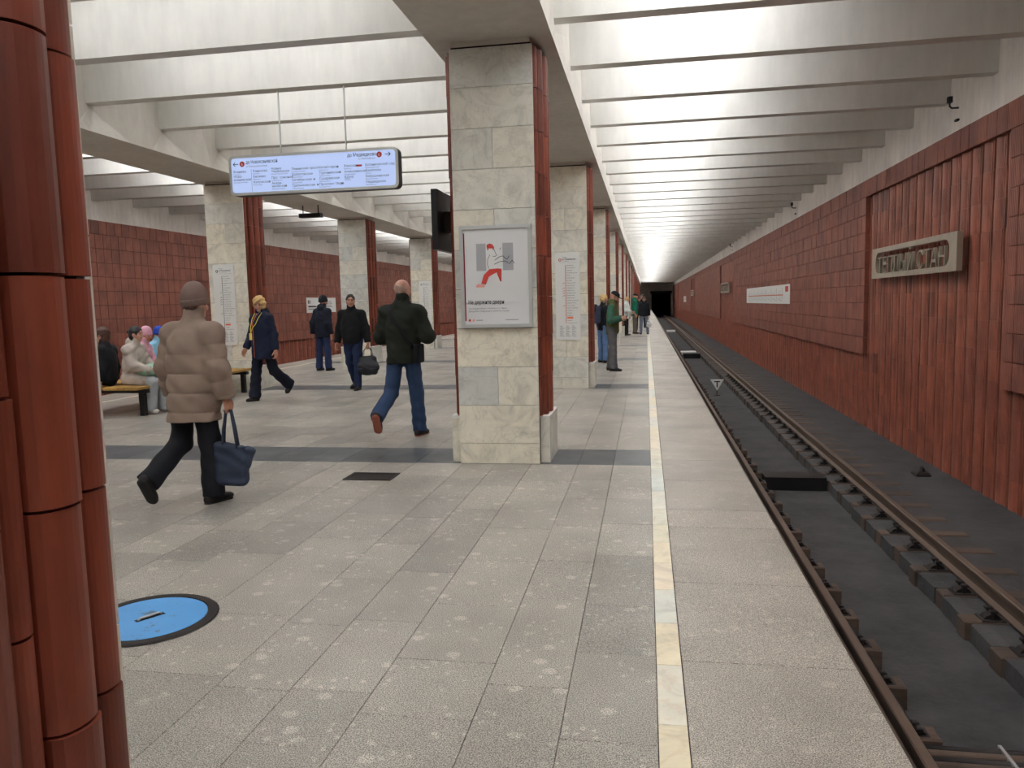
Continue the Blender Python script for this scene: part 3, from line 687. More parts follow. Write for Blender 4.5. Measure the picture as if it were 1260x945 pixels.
while y < YE + 20:
    for wch, cx, lab in (('n', RN, 'short timber sleeper under the rail by the platform edge'), ('f', RF, 'short timber sleeper under the rail by the terracotta wall')):
        if y < 62:
            dx = R.uniform(-.03, .03); dy = R.uniform(-.025, .025)
            e = empty('sleeper', (cx + dx, y + dy, ZBED)); tag(e, lab, 'sleeper', lab.replace('short timber sleeper', 'sleepers'))
            place('timber', sl_me[(wch, R.randrange(3))], e)
            if y < 30: fastener(e, -.172 - dx if wch == 'f' else .145 - dx, 1 if wch == 'f' else -1)
        else:
            a, b = (-.45, .255) if wch == 'n' else (-.385, .62); far.box(cx + a, cx + b, y - .11, y + .11, ZBED - .15, ZBED + .013)
    y += SLP
tag(far.build('sleeper', 'sleeper_wood'), 'rows of timber sleepers running far on towards the tunnel', 'sleepers', None, 'stuff')
# concrete blocks between the sleepers on the wall side of the trough
y = 7.25 - SLP * 6 + .11; bl = [MB().extrude([(R.uniform(-.012, .012), .0), (R.uniform(-.012, .012), SLP / 2 - .12), (R.uniform(-.012, .012), SLP - .225), (.15, SLP - .225), (.15, 0)], 2, -.158, .0 + .004).mesh('bed_block', 'bed_block') for _ in range(4)]
trackbed = bpy.data.objects['floor_track']
for i in range(80): place('bed_block', bl[i % 4], trackbed, (2.79 + R.uniform(-.006, .006), y + SLP * i, ZBED))
# covers over the trough, pipes, plates
o = empty('duct_cover', (2.32, 12.85, ZTR)); tag(o, 'black steel duct crossing the drainage trough between the rails', 'duct')
MB().box(-.46, .46, -.2, .2, .0, .2).build('box', 'black_metal', o); MB().box(-.465, .465, -.21, .21, .2, .212).build('lid', 'iron', o)
o = empty('pipe_bundle', (2.25, 4.86, ZBED)); tag(o, 'bundle of dark cable pipes laid across the trough by the platform', 'pipes')
for i in range(5): MB().tube([(-.55, -.13 + .065 * i, .045 + .004 * (i % 2)), (.80, -.13 + .065 * i, .045)], .032, 8).build('pipe', 'sleeper_wood' if i % 2 else 'iron', o, smooth=True)
MB().box(-.10, -.08, -.17, .17, .012, .084).build('tie', 'alu', o)
for yy, m, lab, h in ((44.5, 'white_board', 'flat white plate lying across the trough between rails', .07), (41.5, 'black_metal', 'long dark cover plate across the trough before a white plate', .16), (76, 'white_board', 'distant white plate lying across the trough by the tunnel', .07)):
    o = MB().bevbox(2.32 - .42, 2.32 + .42, yy - .4, yy + .4, ZTR, ZTR + h + .1, .02).build('cover_plate', m); tag(o, lab, 'plate')
o = empty('stop_sign', (2.2, 25.2, ZTR)); tag(o, 'white triangular plate with black letter T between the rails', 'sign')
tw, th = .43 * K, .36 * K; zo = .16 * K
MB(1).extrude([(-tw / 2, zo + th), (0, zo), (tw / 2, zo + th)], 1, -.012, 0).build('plate', 'white_board', o); MB(1).tube([(0, .01, 0), (0, .01, zo + th * .8)], .012, 6).build('post', 'iron', o); MB(1).box(-.08, .08, -.05, .07, 0, .02).build('foot', 'iron', o)
pr = Print(); pr.rect('ink', -.085, .085, zo + th - .085, zo + th - .05); pr.rect('ink', -.018, .018, zo + .1, zo + th - .08); pr.build(o, -.0125)
o = empty('cable_clamp', (4.35, 13.2, ZBED)); tag(o, 'small dark iron clamp on the ballast edge by the terracotta wall', 'clamp')
MB().bevbox(-.12, .10, -.14, .12, 0, .06, .03).build('base', 'iron', o); MB().tube([(-.02, -.05, .05), (0, 0, .12), (.04, .06, .07)], .03, 6).build('loop', 'black_metal', o)
# ================================================================== floor fittings
mh_ = empty('floor_hatch', (-2.60, 3.575, 0)); tag(mh_, 'round blue floor hatch with a dark steel rim', 'hatch')
MB().lathe([(.29, .0), (.33, .0), (.345, .003), (.335, .012), (.292, .012), (.288, .004)], 48).build('rim', 'rim_metal' if 'rim_metal' in MATS else 'iron', mh_)
t = NT('blue_paint'); v = t.pos(); ch = t.ramp(t.noise(v, 7, 5, .7), [(.60, 0), (.64, 1)])
t.col(t.mix(t.mix(lin(70, 140, 200), lin(92, 158, 214), t.noise(v, 5, 3)), lin(90, 92, 90), t.math('MULTIPLY', ch, .8))).rough(.45)
MB().lathe([(.286, .0), (.286, .009), (.28, .012), (.0, .012)], 48).build('cover', 'blue_paint', mh_)
hd = MB().extrude([(-.075, -.016), (.075, -.016), (.075, .016), (-.075, .016)], 2, .0122, .014).build('handle_recess', 'black_metal', mh_); hd.rotation_euler.z = 1.0
hb = MB().tube([(-.06, 0, .013), (-.05, 0, .022), (.05, 0, .022), (.06, 0, .013)], .006, 6).build('handle', 'alu', mh_); hb.rotation_euler.z = 1.0
gr = empty('floor_grate', (-2.6, 6.97, 0)); tag(gr, 'small rectangular iron drain grate in the floor before the poster column', 'grate')
MB().box(-.23, .23, -.15, .15, .0, .003).build('pan', 'black_metal', gr)
for a in ((-.235, .235, -.155, -.125), (-.235, .235, .125, .155), (-.235, -.205, -.125, .125), (.205, .235, -.125, .125)): MB().box(*a, 0, .008).build('frame_bar', 'iron', gr)
gb = MB().box(-.006, .006, -.125, .125, .002, .008).mesh('grate_bar', 'iron')
for i in range(15): place('grate_bar', gb, gr, (-.19 + .38 * i / 14, 0, 0))
# ================================================================== bench between the far columns
be = empty('platform_bench', (-8.42, 12.35, 0)); tag(be, 'long double sided wooden bench on black legs between far columns', 'bench')
for i in range(10):
    xx = -.62 + .125 * i + (.12 if i > 4 else 0); MB().bevbox(xx - .052, xx + .052, -1.6, 1.95, .42, .465, .008).build('seat_slat', 'bench_wood', be)
for yy in (-1.4, .15, 1.7):
    MB().box(-.6, .72, yy - .04, yy + .04, .36, .42).build('cross_bar', 'black_metal', be)
    for xx in (-.5, .62): MB().box(xx - .04, xx + .04, yy - .04, yy + .04, 0, .36).build('leg', 'black_metal', be)
# ================================================================== people: signed-distance shapes turned into meshes
def fabric(name, rgb, rough=.85, weave=.15, scale=400):
    t = NT(name); v = t.obj()
    c = t.mix(lin(*rgb), t.ramp(t.noise(v, 5, 4), [(.3, .78), (.7, 1.15)]), .8, 'MULTIPLY'); t.col(c).rough(rough)
    t.b.inputs['Specular IOR Level'].default_value = .3; t.bump(t.noise(v, 60, 3), weave, .006); return name
def skin_mat(name, rgb):
    t = NT(name); t.col(t.mix(lin(*rgb), lin(rgb[0] * .93, rgb[1] * .8, rgb[2] * .76), t.ramp(t.noise(t.obj(), 18, 3), [(.35, 0), (.75, 1)]))).rough(.5); return name
plain('eye_dark', (36, 30, 28), .3); plain('lip', (150, 84, 78), .5)
def V3(*a): return np.array(a, float)
def unit(v): return v / (np.linalg.norm(v) + 1e-9)
class Shape:
    """smooth union of tapered capsules, ellipsoids and boxes, meshed with surface nets"""
    def __init__(s): s.ops = []; s.disp = None
    def _add(s, fn, lo, hi, k, sub=False): s.ops.append((fn, np.minimum(lo, hi), np.maximum(lo, hi), k, sub)); return s
    def cap(s, a, b, ra, rb=None, k=.02, flat=None, quilt=None, sub=False, end=False):
        a = np.array(a, float); b = np.array(b, float); rb = ra if rb is None else rb; d = b - a; L2 = d @ d + 1e-9; L = math.sqrt(L2); m = max(ra, rb) + .02
        def fn(X, Y, Z):
            px, py, pz = X - a[0], Y - a[1], Z - a[2]
            tu = (px * d[0] + py * d[1] + pz * d[2]) / L2; t = np.clip(tu, 0, 1)
            qx, qy, qz = px - t * d[0], py - t * d[1], pz - t * d[2]
            if flat is not None:
                n, q = flat; e = (qx * n[0] + qy * n[1] + qz * n[2]) * (1 / q - 1); qx, qy, qz = qx + e * n[0], qy + e * n[1], qz + e * n[2]
            r = ra + (rb - ra) * t
            if quilt:
                per, amp, ph = quilt; r = r - amp * (1 - np.abs(np.sin(PI * (t * L / per + ph))) ** .28)
            dd = np.sqrt(qx * qx + qy * qy + qz * qz) - r
            if end: dd = np.maximum(dd, (tu - 1) * L)
            return dd * (flat[1] ** .5 if flat is not None else 1)
        return s._add(fn, np.minimum(a, b) - m, np.maximum(a, b) + m, k, sub)
    def ell(s, c, r, k=.02, Rm=None, sub=False):
        c = np.array(c, float); r = np.array(r, float); Rm = np.eye(3) if Rm is None else Rm; m = max(r) + .01
        def fn(X, Y, Z):
            q = [(X - c[0]) * Rm[0, i] + (Y - c[1]) * Rm[1, i] + (Z - c[2]) * Rm[2, i] for i in range(3)]
            k0 = np.sqrt(sum((q[i] / r[i]) ** 2 for i in range(3))); k1 = np.sqrt(sum((q[i] / r[i] ** 2) ** 2 for i in range(3))) + 1e-9
            return k0 * (k0 - 1) / k1
        return s._add(fn, c - m, c + m, k, sub)
    def box(s, c, h, r=.01, k=.01, Rm=None, sub=False):
        c = np.array(c, float); h = np.array(h, float); Rm = np.eye(3) if Rm is None else Rm; m = np.linalg.norm(h) + .01
        def fn(X, Y, Z):
            q = [np.abs((X - c[0]) * Rm[0, i] + (Y - c[1]) * Rm[1, i] + (Z - c[2]) * Rm[2, i]) - (h[i] - r) for i in range(3)]
            return np.sqrt(sum(np.maximum(v, 0) ** 2 for v in q)) + np.minimum(np.maximum(np.maximum(q[0], q[1]), q[2]), 0) - r
        return s._add(fn, c - m, c + m, k, sub)
    def cut(s, p, n):
        """remove everything on the side n points to"""
        p = np.array(p, float); n = unit(np.array(n, float))
        s.ops.append((lambda X, Y, Z: -((X - p[0]) * n[0] + (Y - p[1]) * n[1] + (Z - p[2]) * n[2]), None, None, .004, True)); return s
    def mesh(s, h):
        un = [o for o in s.ops if not o[4]]
        lo = np.min([o[1] for o in un], 0) - 2 * h; hi = np.max([o[2] for o in un], 0) + 2 * h
        n = np.ceil((hi - lo) / h).astype(int) + 1; ax = [lo[i] + h * np.arange(n[i]) for i in range(3)]
        F_ = np.full(n, .25)
        for fn, a, b, k, sub in s.ops:
            if a is None: sl = (slice(None),) * 3
            else:
                i0 = np.clip(((a - k - lo) / h).astype(int) - 1, 0, n - 1); i1 = np.clip(((b + k - lo) / h).astype(int) + 2, 1, n); sl = tuple(slice(x, y) for x, y in zip(i0, i1))
            X, Y, Z = ax[0][sl[0]][:, None, None], ax[1][sl[1]][None, :, None], ax[2][sl[2]][None, None, :]
            d = fn(X, Y, Z); f = F_[sl]
            if sub: d = -d; hh = np.clip(.5 - .5 * (f - d) / k, 0, 1); F_[sl] = f + (d - f) * hh + k * hh * (1 - hh)
            else: hh = np.clip(.5 + .5 * (f - d) / k, 0, 1); F_[sl] = f + (d - f) * hh - k * hh * (1 - hh)
        if s.disp is not None: F_ = F_ + s.disp(ax[0][:, None, None], ax[1][None, :, None], ax[2][None, None, :])
        S = F_ < 0; cnt = np.zeros(n - 1); acc = np.zeros((*(n - 1), 3))
        offs = [(0, 0, 0), (1, 0, 0), (0, 1, 0), (1, 1, 0), (0, 0, 1), (1, 0, 1), (0, 1, 1), (1, 1, 1)]
        g = lambda A, o: A[o[0]:A.shape[0] - 1 + o[0], o[1]:A.shape[1] - 1 + o[1], o[2]:A.shape[2] - 1 + o[2]]
        tot = sum(g(S, o).astype(np.int8) for o in offs); act = (tot > 0) & (tot < 8); I = np.argwhere(act)
        if len(I) == 0: return np.zeros((0, 3)), np.zeros((0, 4), int)
        vals = np.stack([F_[I[:, 0] + o[0], I[:, 1] + o[1], I[:, 2] + o[2]] for o in offs], 1)
        p = np.zeros((len(I), 3)); c = np.zeros(len(I))
        for a in range(8):
            for b in range(a + 1, 8):
                if sum(x != y for x, y in zip(offs[a], offs[b])) != 1: continue
                va, vb = vals[:, a], vals[:, b]; m = (va < 0) != (vb < 0); t_ = np.where(m, va / np.where(m, va - vb, 1), 0)
                p += np.where(m[:, None], np.array(offs[a]) + t_[:, None] * (np.array(offs[b]) - np.array(offs[a])), 0); c += m
        vs = lo + h * (I + p / c[:, None]); idx = np.full(n - 1, -1); idx[act] = np.arange(len(I)); quads = []
        for axx in range(3):
            u, v = (axx + 1) % 3, (axx + 2) % 3; s0 = [slice(None)] * 3; s1 = [slice(None)] * 3; s0[axx] = slice(0, -1); s1[axx] = slice(1, None)
            A, B = S[tuple(s0)], S[tuple(s1)]; E = np.argwhere(A != B); E = E[(E[:, u] > 0) & (E[:, v] > 0) & (E[:, u] < n[u] - 1) & (E[:, v] < n[v] - 1)]
            if len(E) == 0: continue
            def at(du, dv):
                q = E.copy(); q[:, u] -= du; q[:, v] -= dv; return idx[q[:, 0], q[:, 1], q[:, 2]]
            Q = np.stack([at(1, 1), at(0, 1), at(0, 0), at(1, 0)], 1); fl = ~A[E[:, 0], E[:, 1], E[:, 2]]; Q[fl] = Q[fl][:, ::-1]; quads.append(Q)
        return vs, np.concatenate(quads)
class Soup:
    """several meshes joined into one object"""
    def __init__(s): s.v = []; s.f = []; s.m = []; s.n = 0
    def add(s, vf, mi=0):
        v, f = vf; s.v.append(np.asarray(v, float)); s.f += [tuple(int(i) + s.n for i in q) for q in f]; s.m += [mi] * len(f); s.n += len(v); return s
    def build(s, name, mats, parent=None, smooth=True):
        me = bpy.data.meshes.new(name); me.from_pydata([tuple(p) for p in np.concatenate(s.v)], [], s.f)
        for m in mats: me.materials.append(MATS[m])
        me.polygons.foreach_set('material_index', s.m)
        if smooth: me.polygons.foreach_set('use_smooth', [True] * len(me.polygons))
        me.update(); o = bpy.data.objects.new(name, me); C.objects.link(o)
        if parent is not None: o.parent = parent
        return o
def solid(name, shape, h, mat, parent=None): return Soup().add(shape.mesh(h)).build(name, [mat], parent)
def rot(ax, a):
    c, s_ = math.cos(a), math.sin(a)
    return np.array({'x': [[1, 0, 0], [0, c, -s_], [0, s_, c]], 'y': [[c, 0, s_], [0, 1, 0], [-s_, 0, c]], 'z': [[c, -s_, 0], [s_, c, 0], [0, 0, 1]]}[ax])
D = math.radians
def skeleton(H, ps):
    """local frame: facing +Y, right hand side +X, feet on z = 0"""
    s = H / 1.75; J = {}; g = ps.get
    lean, side = D(g('lean', 3)), D(g('side', 0)); sit = g('sit', False)
    pel = V3(0, 0, .93 * s); Rt = rot('y', side) @ rot('x', -lean); J['Rt'] = Rt
    J['pelvis'] = pel; J['chest'] = pel + Rt @ V3(0, .0, .33 * s); J['neck'] = pel + Rt @ V3(0, -.01, .535 * s)
    hd = g('head', (0, 0)); Rh = rot('z', D(hd[0])) @ rot('x', -D(hd[1])); J['Rh'] = Rh
    J['head'] = J['neck'] + V3(0, .015 + .5 * math.sin(lean) * .1, .115 * s) + Rh @ V3(0, .02, .045 * s) * .6
    tw = rot('z', D(g('twist', 0)))
    for sd, sg in (('L', -1), ('R', 1)):
        J['hip' + sd] = pel + tw.T @ V3(sg * .092 * s, 0, -.03 * s)
        th, spl, kn, ft = g('leg' + sd, (0, 2, 0, 0))
        dr = lambda p, q: V3(sg * math.sin(D(q)), math.sin(D(p)) * math.cos(D(q)), -math.cos(D(p)) * math.cos(D(q)))
        J['knee' + sd] = J['hip' + sd] + dr(th, spl) * .43 * s; sh = dr(th - kn, spl * .6)
        J['ank' + sd] = J['knee' + sd] + sh * .41 * s
        fd = V3(sg * .12, math.cos(D(ft)), math.sin(D(ft))); J['fdir' + sd] = unit(fd)
        J['sh' + sd] = J['neck'] + Rt @ tw @ V3(sg * .172 * s * g('broad', 1), -.005, -.098 * s)
        a, ab, el, yaw = g('arm' + sd, (0, 8, 12, 0))
        up = Rt @ V3(sg * math.sin(D(ab)), math.sin(D(a)) * math.cos(D(ab)), -math.cos(D(a)) * math.cos(D(ab)))
        J['el' + sd] = J['sh' + sd] + up * .285 * s
        fa = Rt @ rot('z', sg * D(yaw)) @ V3(sg * math.sin(D(ab)) * .6 * max(0, math.cos(D(el))), math.sin(D(a + el)), -math.cos(D(a + el))); fa = unit(fa)
        J['wr' + sd] = J['el' + sd] + fa * .255 * s; J['fa' + sd] = fa
    low = min(min((J['ank' + d] - V3(0, 0, .085 * s))[2], (J['ank' + d] + J['fdir' + d] * .17 * s)[2] - .035 * s, (J['ank' + d] - J['fdir' + d] * .05 * s)[2] - .08 * s) for d in 'LR')
    if 'drop' in ps: low = ps['drop']
    for k_ in list(J):
        if k_[0] not in 'Rf': J[k_] = J[k_] - V3(0, 0, low)
    J['s'] = s; return J
def hand(J, sd, curl=40, thumb=35, turn=0, palm=None):
    s = J['s']; sg = 1 if sd == 'R' else -1; w_ = J['wr' + sd]; d = J['fa' + sd]
    n = np.array(palm, float) if palm is not None else J['Rt'] @ V3(-sg, .15, 0); n = unit(n - d * (n @ d)); sidev = unit(np.cross(n, d)) * 1.0
    fwd = J['Rt'] @ V3(0, 1, 0)
    if abs(sidev @ fwd) > .2 and sidev @ fwd < 0: sidev = -sidev
    S = Shape(); B = np.stack([sidev, d, n], 1)
    S.cap(w_ - d * .03 * s, w_ + d * .02, .026 * s, .026 * s, .015); S.box(w_ + d * .05 * s, (.040 * s, .046 * s, .014 * s), .012, .012, B)
    for i, (o, L) in enumerate(((.030, .072), (.010, .080), (-.010, .075), (-.029, .060))):
        p = w_ + d * .090 * s + sidev * o * s; a = 0
        for j, f in enumerate((.45, .31, .24)):
            a += D(curl) * (.6 if j == 0 else 1); q = p + (d * math.cos(a) + n * math.sin(a)) * L * f * s; S.cap(p, q, (.0092 - .0009 * j) * s, (.0086 - .0009 * j) * s, .003); p = q
    p = w_ + d * .022 * s + sidev * .032 * s; td = unit(sidev * math.cos(D(90 - thumb)) * 1.0 + d + n * .35); q = p + td * .042 * s; S.cap(p, q, .013 * s, .011 * s, .006)
    S.cap(q, q + unit(td + n * .5 + d * .3) * .034 * s, .0105 * s, .008 * s, .003)
    J['grip' + sd] = w_ + d * .085 * s + n * .018 * s
    return S.mesh(.0055)
def head_shape(J, jaw=1.0):
    c, Rh, s = J['head'], J['Rh'], J['s'] * .99; P_ = lambda x, y, z: c + Rh @ V3(x, y, z) * s; S = Shape()
    S.ell(P_(0, -.012, .028), V3(.074, .095, .092) * s, .02, Rh); S.ell(P_(0, .022, -.04), V3(.058 * jaw, .068, .078) * s, .03, Rh); S.ell(P_(0, .068, -.092), V3(.026 * jaw, .024, .02) * s, .02, Rh)
    S.ell(P_(0, .074, .03), V3(.05, .02, .02) * s, .02, Rh); S.cap(P_(0, .090, .012), P_(0, .110, -.022), .009 * s, .0135 * s, .012); S.ell(P_(-.012, .098, -.026), V3(.010, .01, .008) * s, .008, Rh); S.ell(P_(.012, .098, -.026), V3(.010, .01, .008) * s, .008, Rh)
    for g in (-1, 1):
        S.ell(P_(g * .030, .094, .008), V3(.017, .012, .011) * s, .008, Rh, sub=True); S.ell(P_(g * .072, -.008, -.008), V3(.011, .020, .032) * s, .006, Rh); S.ell(P_(g * .042, .068, -.028), V3(.022, .02, .022) * s, .02, Rh)
    S.cap(P_(-.018, .086, -.055), P_(.018, .086, -.055), .008 * s, k=.008)
    S.cap(P_(0, -.018, -.06), J['neck'] - V3(0, 0, .06 * s), .052 * s, .062 * s, .025); return S
def person(loc, H, rz, label, ps, skin=(196, 150, 126), fine=.010, hands=None, brow=(70, 52, 42), jaw=1.0, face=True):
    J = skeleton(H, ps); s = J['s']; so = Soup(); so.add(head_shape(J, jaw).mesh(.0062 if fine < .012 else .009), 0)
    B = Shape(); fl = (J['Rt'] @ V3(0, 1, 0), .68)
    B.cap(J['pelvis'], J['chest'], .13 * s, .135 * s, .04, fl); B.cap(J['chest'], J['neck'] - V3(0, 0, .06 * s), .125 * s, .07 * s, .04, fl); B.cap(J['shL'], J['shR'], .045 * s, k=.04)
    for d in 'LR':
        B.cap(J['sh' + d], J['el' + d], .044 * s, .036 * s, .02).cap(J['el' + d], J['wr' + d], .036 * s, .026 * s, .02).cap(J['hip' + d], J['knee' + d], .072 * s, .05 * s, .03).cap(J['knee' + d], J['ank' + d], .05 * s, .036 * s, .02)
        B.cap(J['ank' + d], J['ank' + d] + J['fdir' + d] * .06 * s + unit(J['ank' + d] - J['knee' + d]) * .03 * s, .03 * s, .02 * s, .015)
    so.add(B.mesh(.02), 0)
    for d in 'LR':
        hk = (hands or {}).get(d, {})
        if hk is not None: so.add(hand(J, d, **hk), 0)
    if face:
        c, Rh, q = J['head'], J['Rh'], J['s'] * .99; P_ = lambda x, y, z: c + Rh @ V3(x, y, z) * q
        e = Shape()
        for g in (-1, 1): e.ell(P_(g * .030, .0845, .008), V3(.0125, .007, .0065) * q, .001, Rh)
        so.add(e.mesh(.004), 1); b = Shape()
        for g in (-1, 1): b.cap(P_(g * .013, .0955, .030), P_(g * .047, .082, .030), .0055 * q, .004 * q, .001)
        so.add(b.mesh(.004), 3); so.add(Shape().cap(P_(-.021, .0885, -.056), P_(.021, .0885, -.056), .0065 * q, k=.001).mesh(.004), 2)
    key = 'brow_%d_%d_%d' % brow
    if key not in MATS: plain(key, brow, .8)
    sk = 'skin_%d_%d_%d' % skin
    if sk not in MATS: skin_mat(sk, skin)
    o = so.build('person', [sk, 'eye_dark', 'lip', key]); o.location = (loc[0] * K, loc[1] * K, loc[2] if len(loc) > 2 else 0); o.rotation_euler.z = rz
    tag(o, label, 'person'); return o, J
def heading(dx, dy): return math.atan2(-dx, dy)
# ---- clothes
def folds(amp, seed=0):
    a = [R.uniform(.7, 1.3) for _ in range(6)]
    return lambda X, Y, Z: amp * (np.sin(31 * a[0] * Z + 9 * a[1] * X + 7 * Y + seed) * np.sin(17 * a[2] * X + 11 * a[3] * Z + seed) + .6 * np.sin(53 * a[4] * Z + 23 * X - 19 * Y) * np.sin(21 * a[5] * Y + 13 * X))
def trousers(o, J, mat, h=.011, wide=1.0, cuff=1.0, length=1.0, fat=1.0):
    s = J['s']; S = Shape(); fl = (J['Rt'] @ V3(0, 1, 0), .8)
    S.cap(J['pelvis'] + V3(0, 0, .05 * s), (J['hipL'] + J['hipR']) / 2, .128 * s * fat, .132 * s * fat, .03, fl)
    for d in 'LR':
        kn, an = J['knee' + d], J['ank' + d]; an = kn + (an - kn) * (1.05 * length)
        S.cap(J['hip' + d], kn, .090 * s * (4 + wide) / 5 * (1 + fat) / 2, .066 * s * wide, .035); S.cap(kn, an + unit(an - kn) * .012, .064 * s * wide, .058 * s * wide * cuff, .025, end=True)
    S.disp = folds(.0045, R.random() * 9); return solid('trousers', S, h, mat, o)
def shoes(o, J, mat, sole='shoe_sole', h=.008, big=1.0):
    s = J['s'] * big
    for d in 'LR':
        f = J['fdir' + d]; a = J['ank' + d]; side = unit(np.cross(f, V3(0, 0, 1))); up = np.cross(side, f); B = np.stack([side, f, up], 1)
        S = Shape(); c = a - up * .055 * s
        S.ell(c - f * .035 * s + up * .01, V3(.042, .055, .045) * s, .03, B); S.ell(c + f * .075 * s, V3(.047, .105, .036) * s, .03, B); S.cap(a + up * .0, a - up * .03 * s + f * .01, .045 * s, .045 * s, .03)
        S.cut(c - up * .022 * s, -up); sh = solid('shoe', S, h, mat, o)
        T = Shape(); T.cap(c - f * .045 * s - up * .022 * s, c + f * .125 * s - up * .022 * s, .040 * s, .043 * s, .01, (up, .42)); solid('sole', T, h, sole, sh)
def jacket(o, J, mat, h=.011, infl=0.0, hem=.12, quilt=None, collar=.05, name='jacket', sleeves=True, amp=.004, belly=0.0, cuff=1.0, hood=False, arm_q=None, sleeve_mat=None, arm_infl=None, flare=0.0, depth=.74):
    s = J['s']; Rt = J['Rt']; fwd = Rt @ V3(0, 1, 0); fl = (fwd, depth); up = Rt @ V3(0, 0, 1); S = Shape(); pel, ch, nk = J['pelvis'], J['chest'], J['neck']
    low = pel - V3(0, 0, hem * s) - V3(0, 0, .03)
    S.cap(low, ch - up * .02 * s, (.150 + infl + flare) * s, (.152 + infl) * s, .04, fl, quilt); S.cap(ch - up * .06 * s, nk - up * .07 * s, (.150 + infl * .8) * s, (.088 + infl * .4) * s, .05, fl, quilt and (quilt[0], quilt[1] * .6, quilt[2]))
    if belly: S.ell(pel + up * .12 * s + fwd * .03 * s, V3(.15, .125, .18) * s * (1 + belly), .09)
    ai = infl * .62 if arm_infl is None else arm_infl
    q_ = .72 if sleeve_mat else 1.0; mid = (J['shL'] + J['shR']) / 2 - up * .02 * s
    S.cap(mid + (J['shL'] - up * .02 * s - mid) * q_, mid + (J['shR'] - up * .02 * s - mid) * q_, (.05 + ai * .4) * s, k=.06)
    for d in 'LR': S.cap(nk - up * .035 * s, mid + (J['sh' + d] - mid) * q_, (.045 + infl * .3) * s, (.052 + ai * .8) * s, .04)
    S.cap(nk - up * .04 * s, nk + up * collar * s + fwd * .008, (.070 + infl * .2) * s, (.068 + infl * .2) * s, .03)
    T = Shape() if sleeve_mat else S
    if sleeves:
        for d in 'LR':
            q = arm_q or quilt; fa = J['fa' + d]
            T.cap(J['sh' + d], J['el' + d], (.053 + ai * .75) * s, (.055 + ai) * s, .05, None, q); T.cap(J['el' + d], J['wr' + d] - fa * .005 * s, (.054 + ai) * s, (.043 + ai * .8) * s * cuff, .025, None, q, end=True)
    if hood:
        S.ell(nk + up * .0 * s - fwd * .075 * s, V3(.10, .06, .085) * s, .03)
    S.cap(nk + up * .02 * s, nk + up * .2 * s, .050 * s, .054 * s, .008, sub=True); S.cut(pel - V3(0, 0, hem * s), (0, 0, -1)); S.disp = folds(amp, R.random() * 9)
    ob = solid(name, S, h, mat, o)
    if sleeve_mat: T.disp = folds(amp, R.random() * 9); solid('sleeves', T, h, sleeve_mat, o)
    return ob
def hair(o, J, mat, kind='short', h=.008, amp=.003):
    c, Rh, s = J['head'], J['Rh'], J['s'] * .99; P_ = lambda x, y, z: c + Rh @ V3(x, y, z) * s; S = Shape()
    g = {'short': .008, 'bob': .026, 'long': .018, 'fringe': .004, 'bun': .012}[kind]
    S.ell(P_(0, -.014, .032), (V3(.074, .095, .090) + g) * s, .02, Rh)
    if kind == 'short': S.ell(P_(0, -.045, -.03), V3(.070, .06, .05) * s, .03, Rh)
    if kind == 'bob': S.ell(P_(0, -.03, -.02), V3(.105, .092, .085) * s, .03, Rh); S.ell(P_(0, .03, .09), V3(.07, .05, .04) * s, .03, Rh)
    if kind in ('long', 'bun'): S.ell(P_(0, -.04, -.04), V3(.088, .075, .085) * s, .03, Rh)
    if kind == 'long': S.cap(P_(0, -.05, -.06), P_(0, -.05, -.20), .075 * s, .06 * s, .03, (Rh @ V3(0, 1, 0), .6))
    if kind == 'bun': S.ell(P_(0, -.125, .03), V3(.04, .035, .04) * s, .01)
    S.ell(P_(0, .120, -.055 if kind == 'bob' else -.038), V3(.068, .098, .118) * s, .012, Rh, sub=True)
    if kind != 'bob': 
        for g_ in (-1, 1): S.ell(P_(g_ * .08, .01, -.03), V3(.03, .03, .045) * s, .01, Rh, sub=True)
    if kind == 'fringe': S.ell(P_(0, .012, .085), V3(.10, .12, .085) * s, .01, Rh, sub=True)
    if kind == 'short': S.cut(P_(0, 0, -.075), Rh @ V3(0, 0, -1))
    S.disp = lambda X, Y, Z: amp * (np.sin(120 * X + 40 * Z) * np.sin(110 * Y + 30 * Z) + np.sin(75 * Z + 50 * X + 20 * Y)); return solid('hair', S, h, mat, o)
def beanie(o, J, mat, h=.008, tall=.02, cuff=True):
    c, Rh, s = J['head'], J['Rh'], J['s'] * .99; P_ = lambda x, y, z: c + Rh @ V3(x, y, z) * s; S = Shape()
    S.ell(P_(0, -.015, .040 + tall * .4), V3(.093, .113, .098 + tall) * s, .02, Rh); S.cut(P_(0, 0, .0), Rh @ V3(0, .25, -1)); hat = solid('knit_hat', S, h, mat, o)
    if cuff:
        T = Shape(); T.ell(P_(0, -.014, .03), V3(.100, .119, .11) * s, .01, Rh); T.cut(P_(0, 0, -.012), Rh @ V3(0, .25, -1)); T.cut(P_(0, 0, .045), Rh @ V3(0, -.25, 1)); solid('hat_cuff', T, h, mat, hat)
    return hat
def cap_hat(o, J, mat, h=.008):
    c, Rh, s = J['head'], J['Rh'], J['s'] * .99; P_ = lambda x, y, z: c + Rh @ V3(x, y, z) * s; S = Shape()
    S.ell(P_(0, -.012, .045), V3(.088, .108, .085) * s, .02, Rh); S.cut(P_(0, 0, .038), Rh @ V3(0, 0, -1)); hat = solid('cap', S, h, mat, o)
    T = Shape(); T.ell(P_(0, .105, .040), V3(.068, .075, .010) * s, .01, Rh); solid('cap_brim', T, h, mat, hat); return hat
plain('shoe_sole', (30, 28, 27), .8)
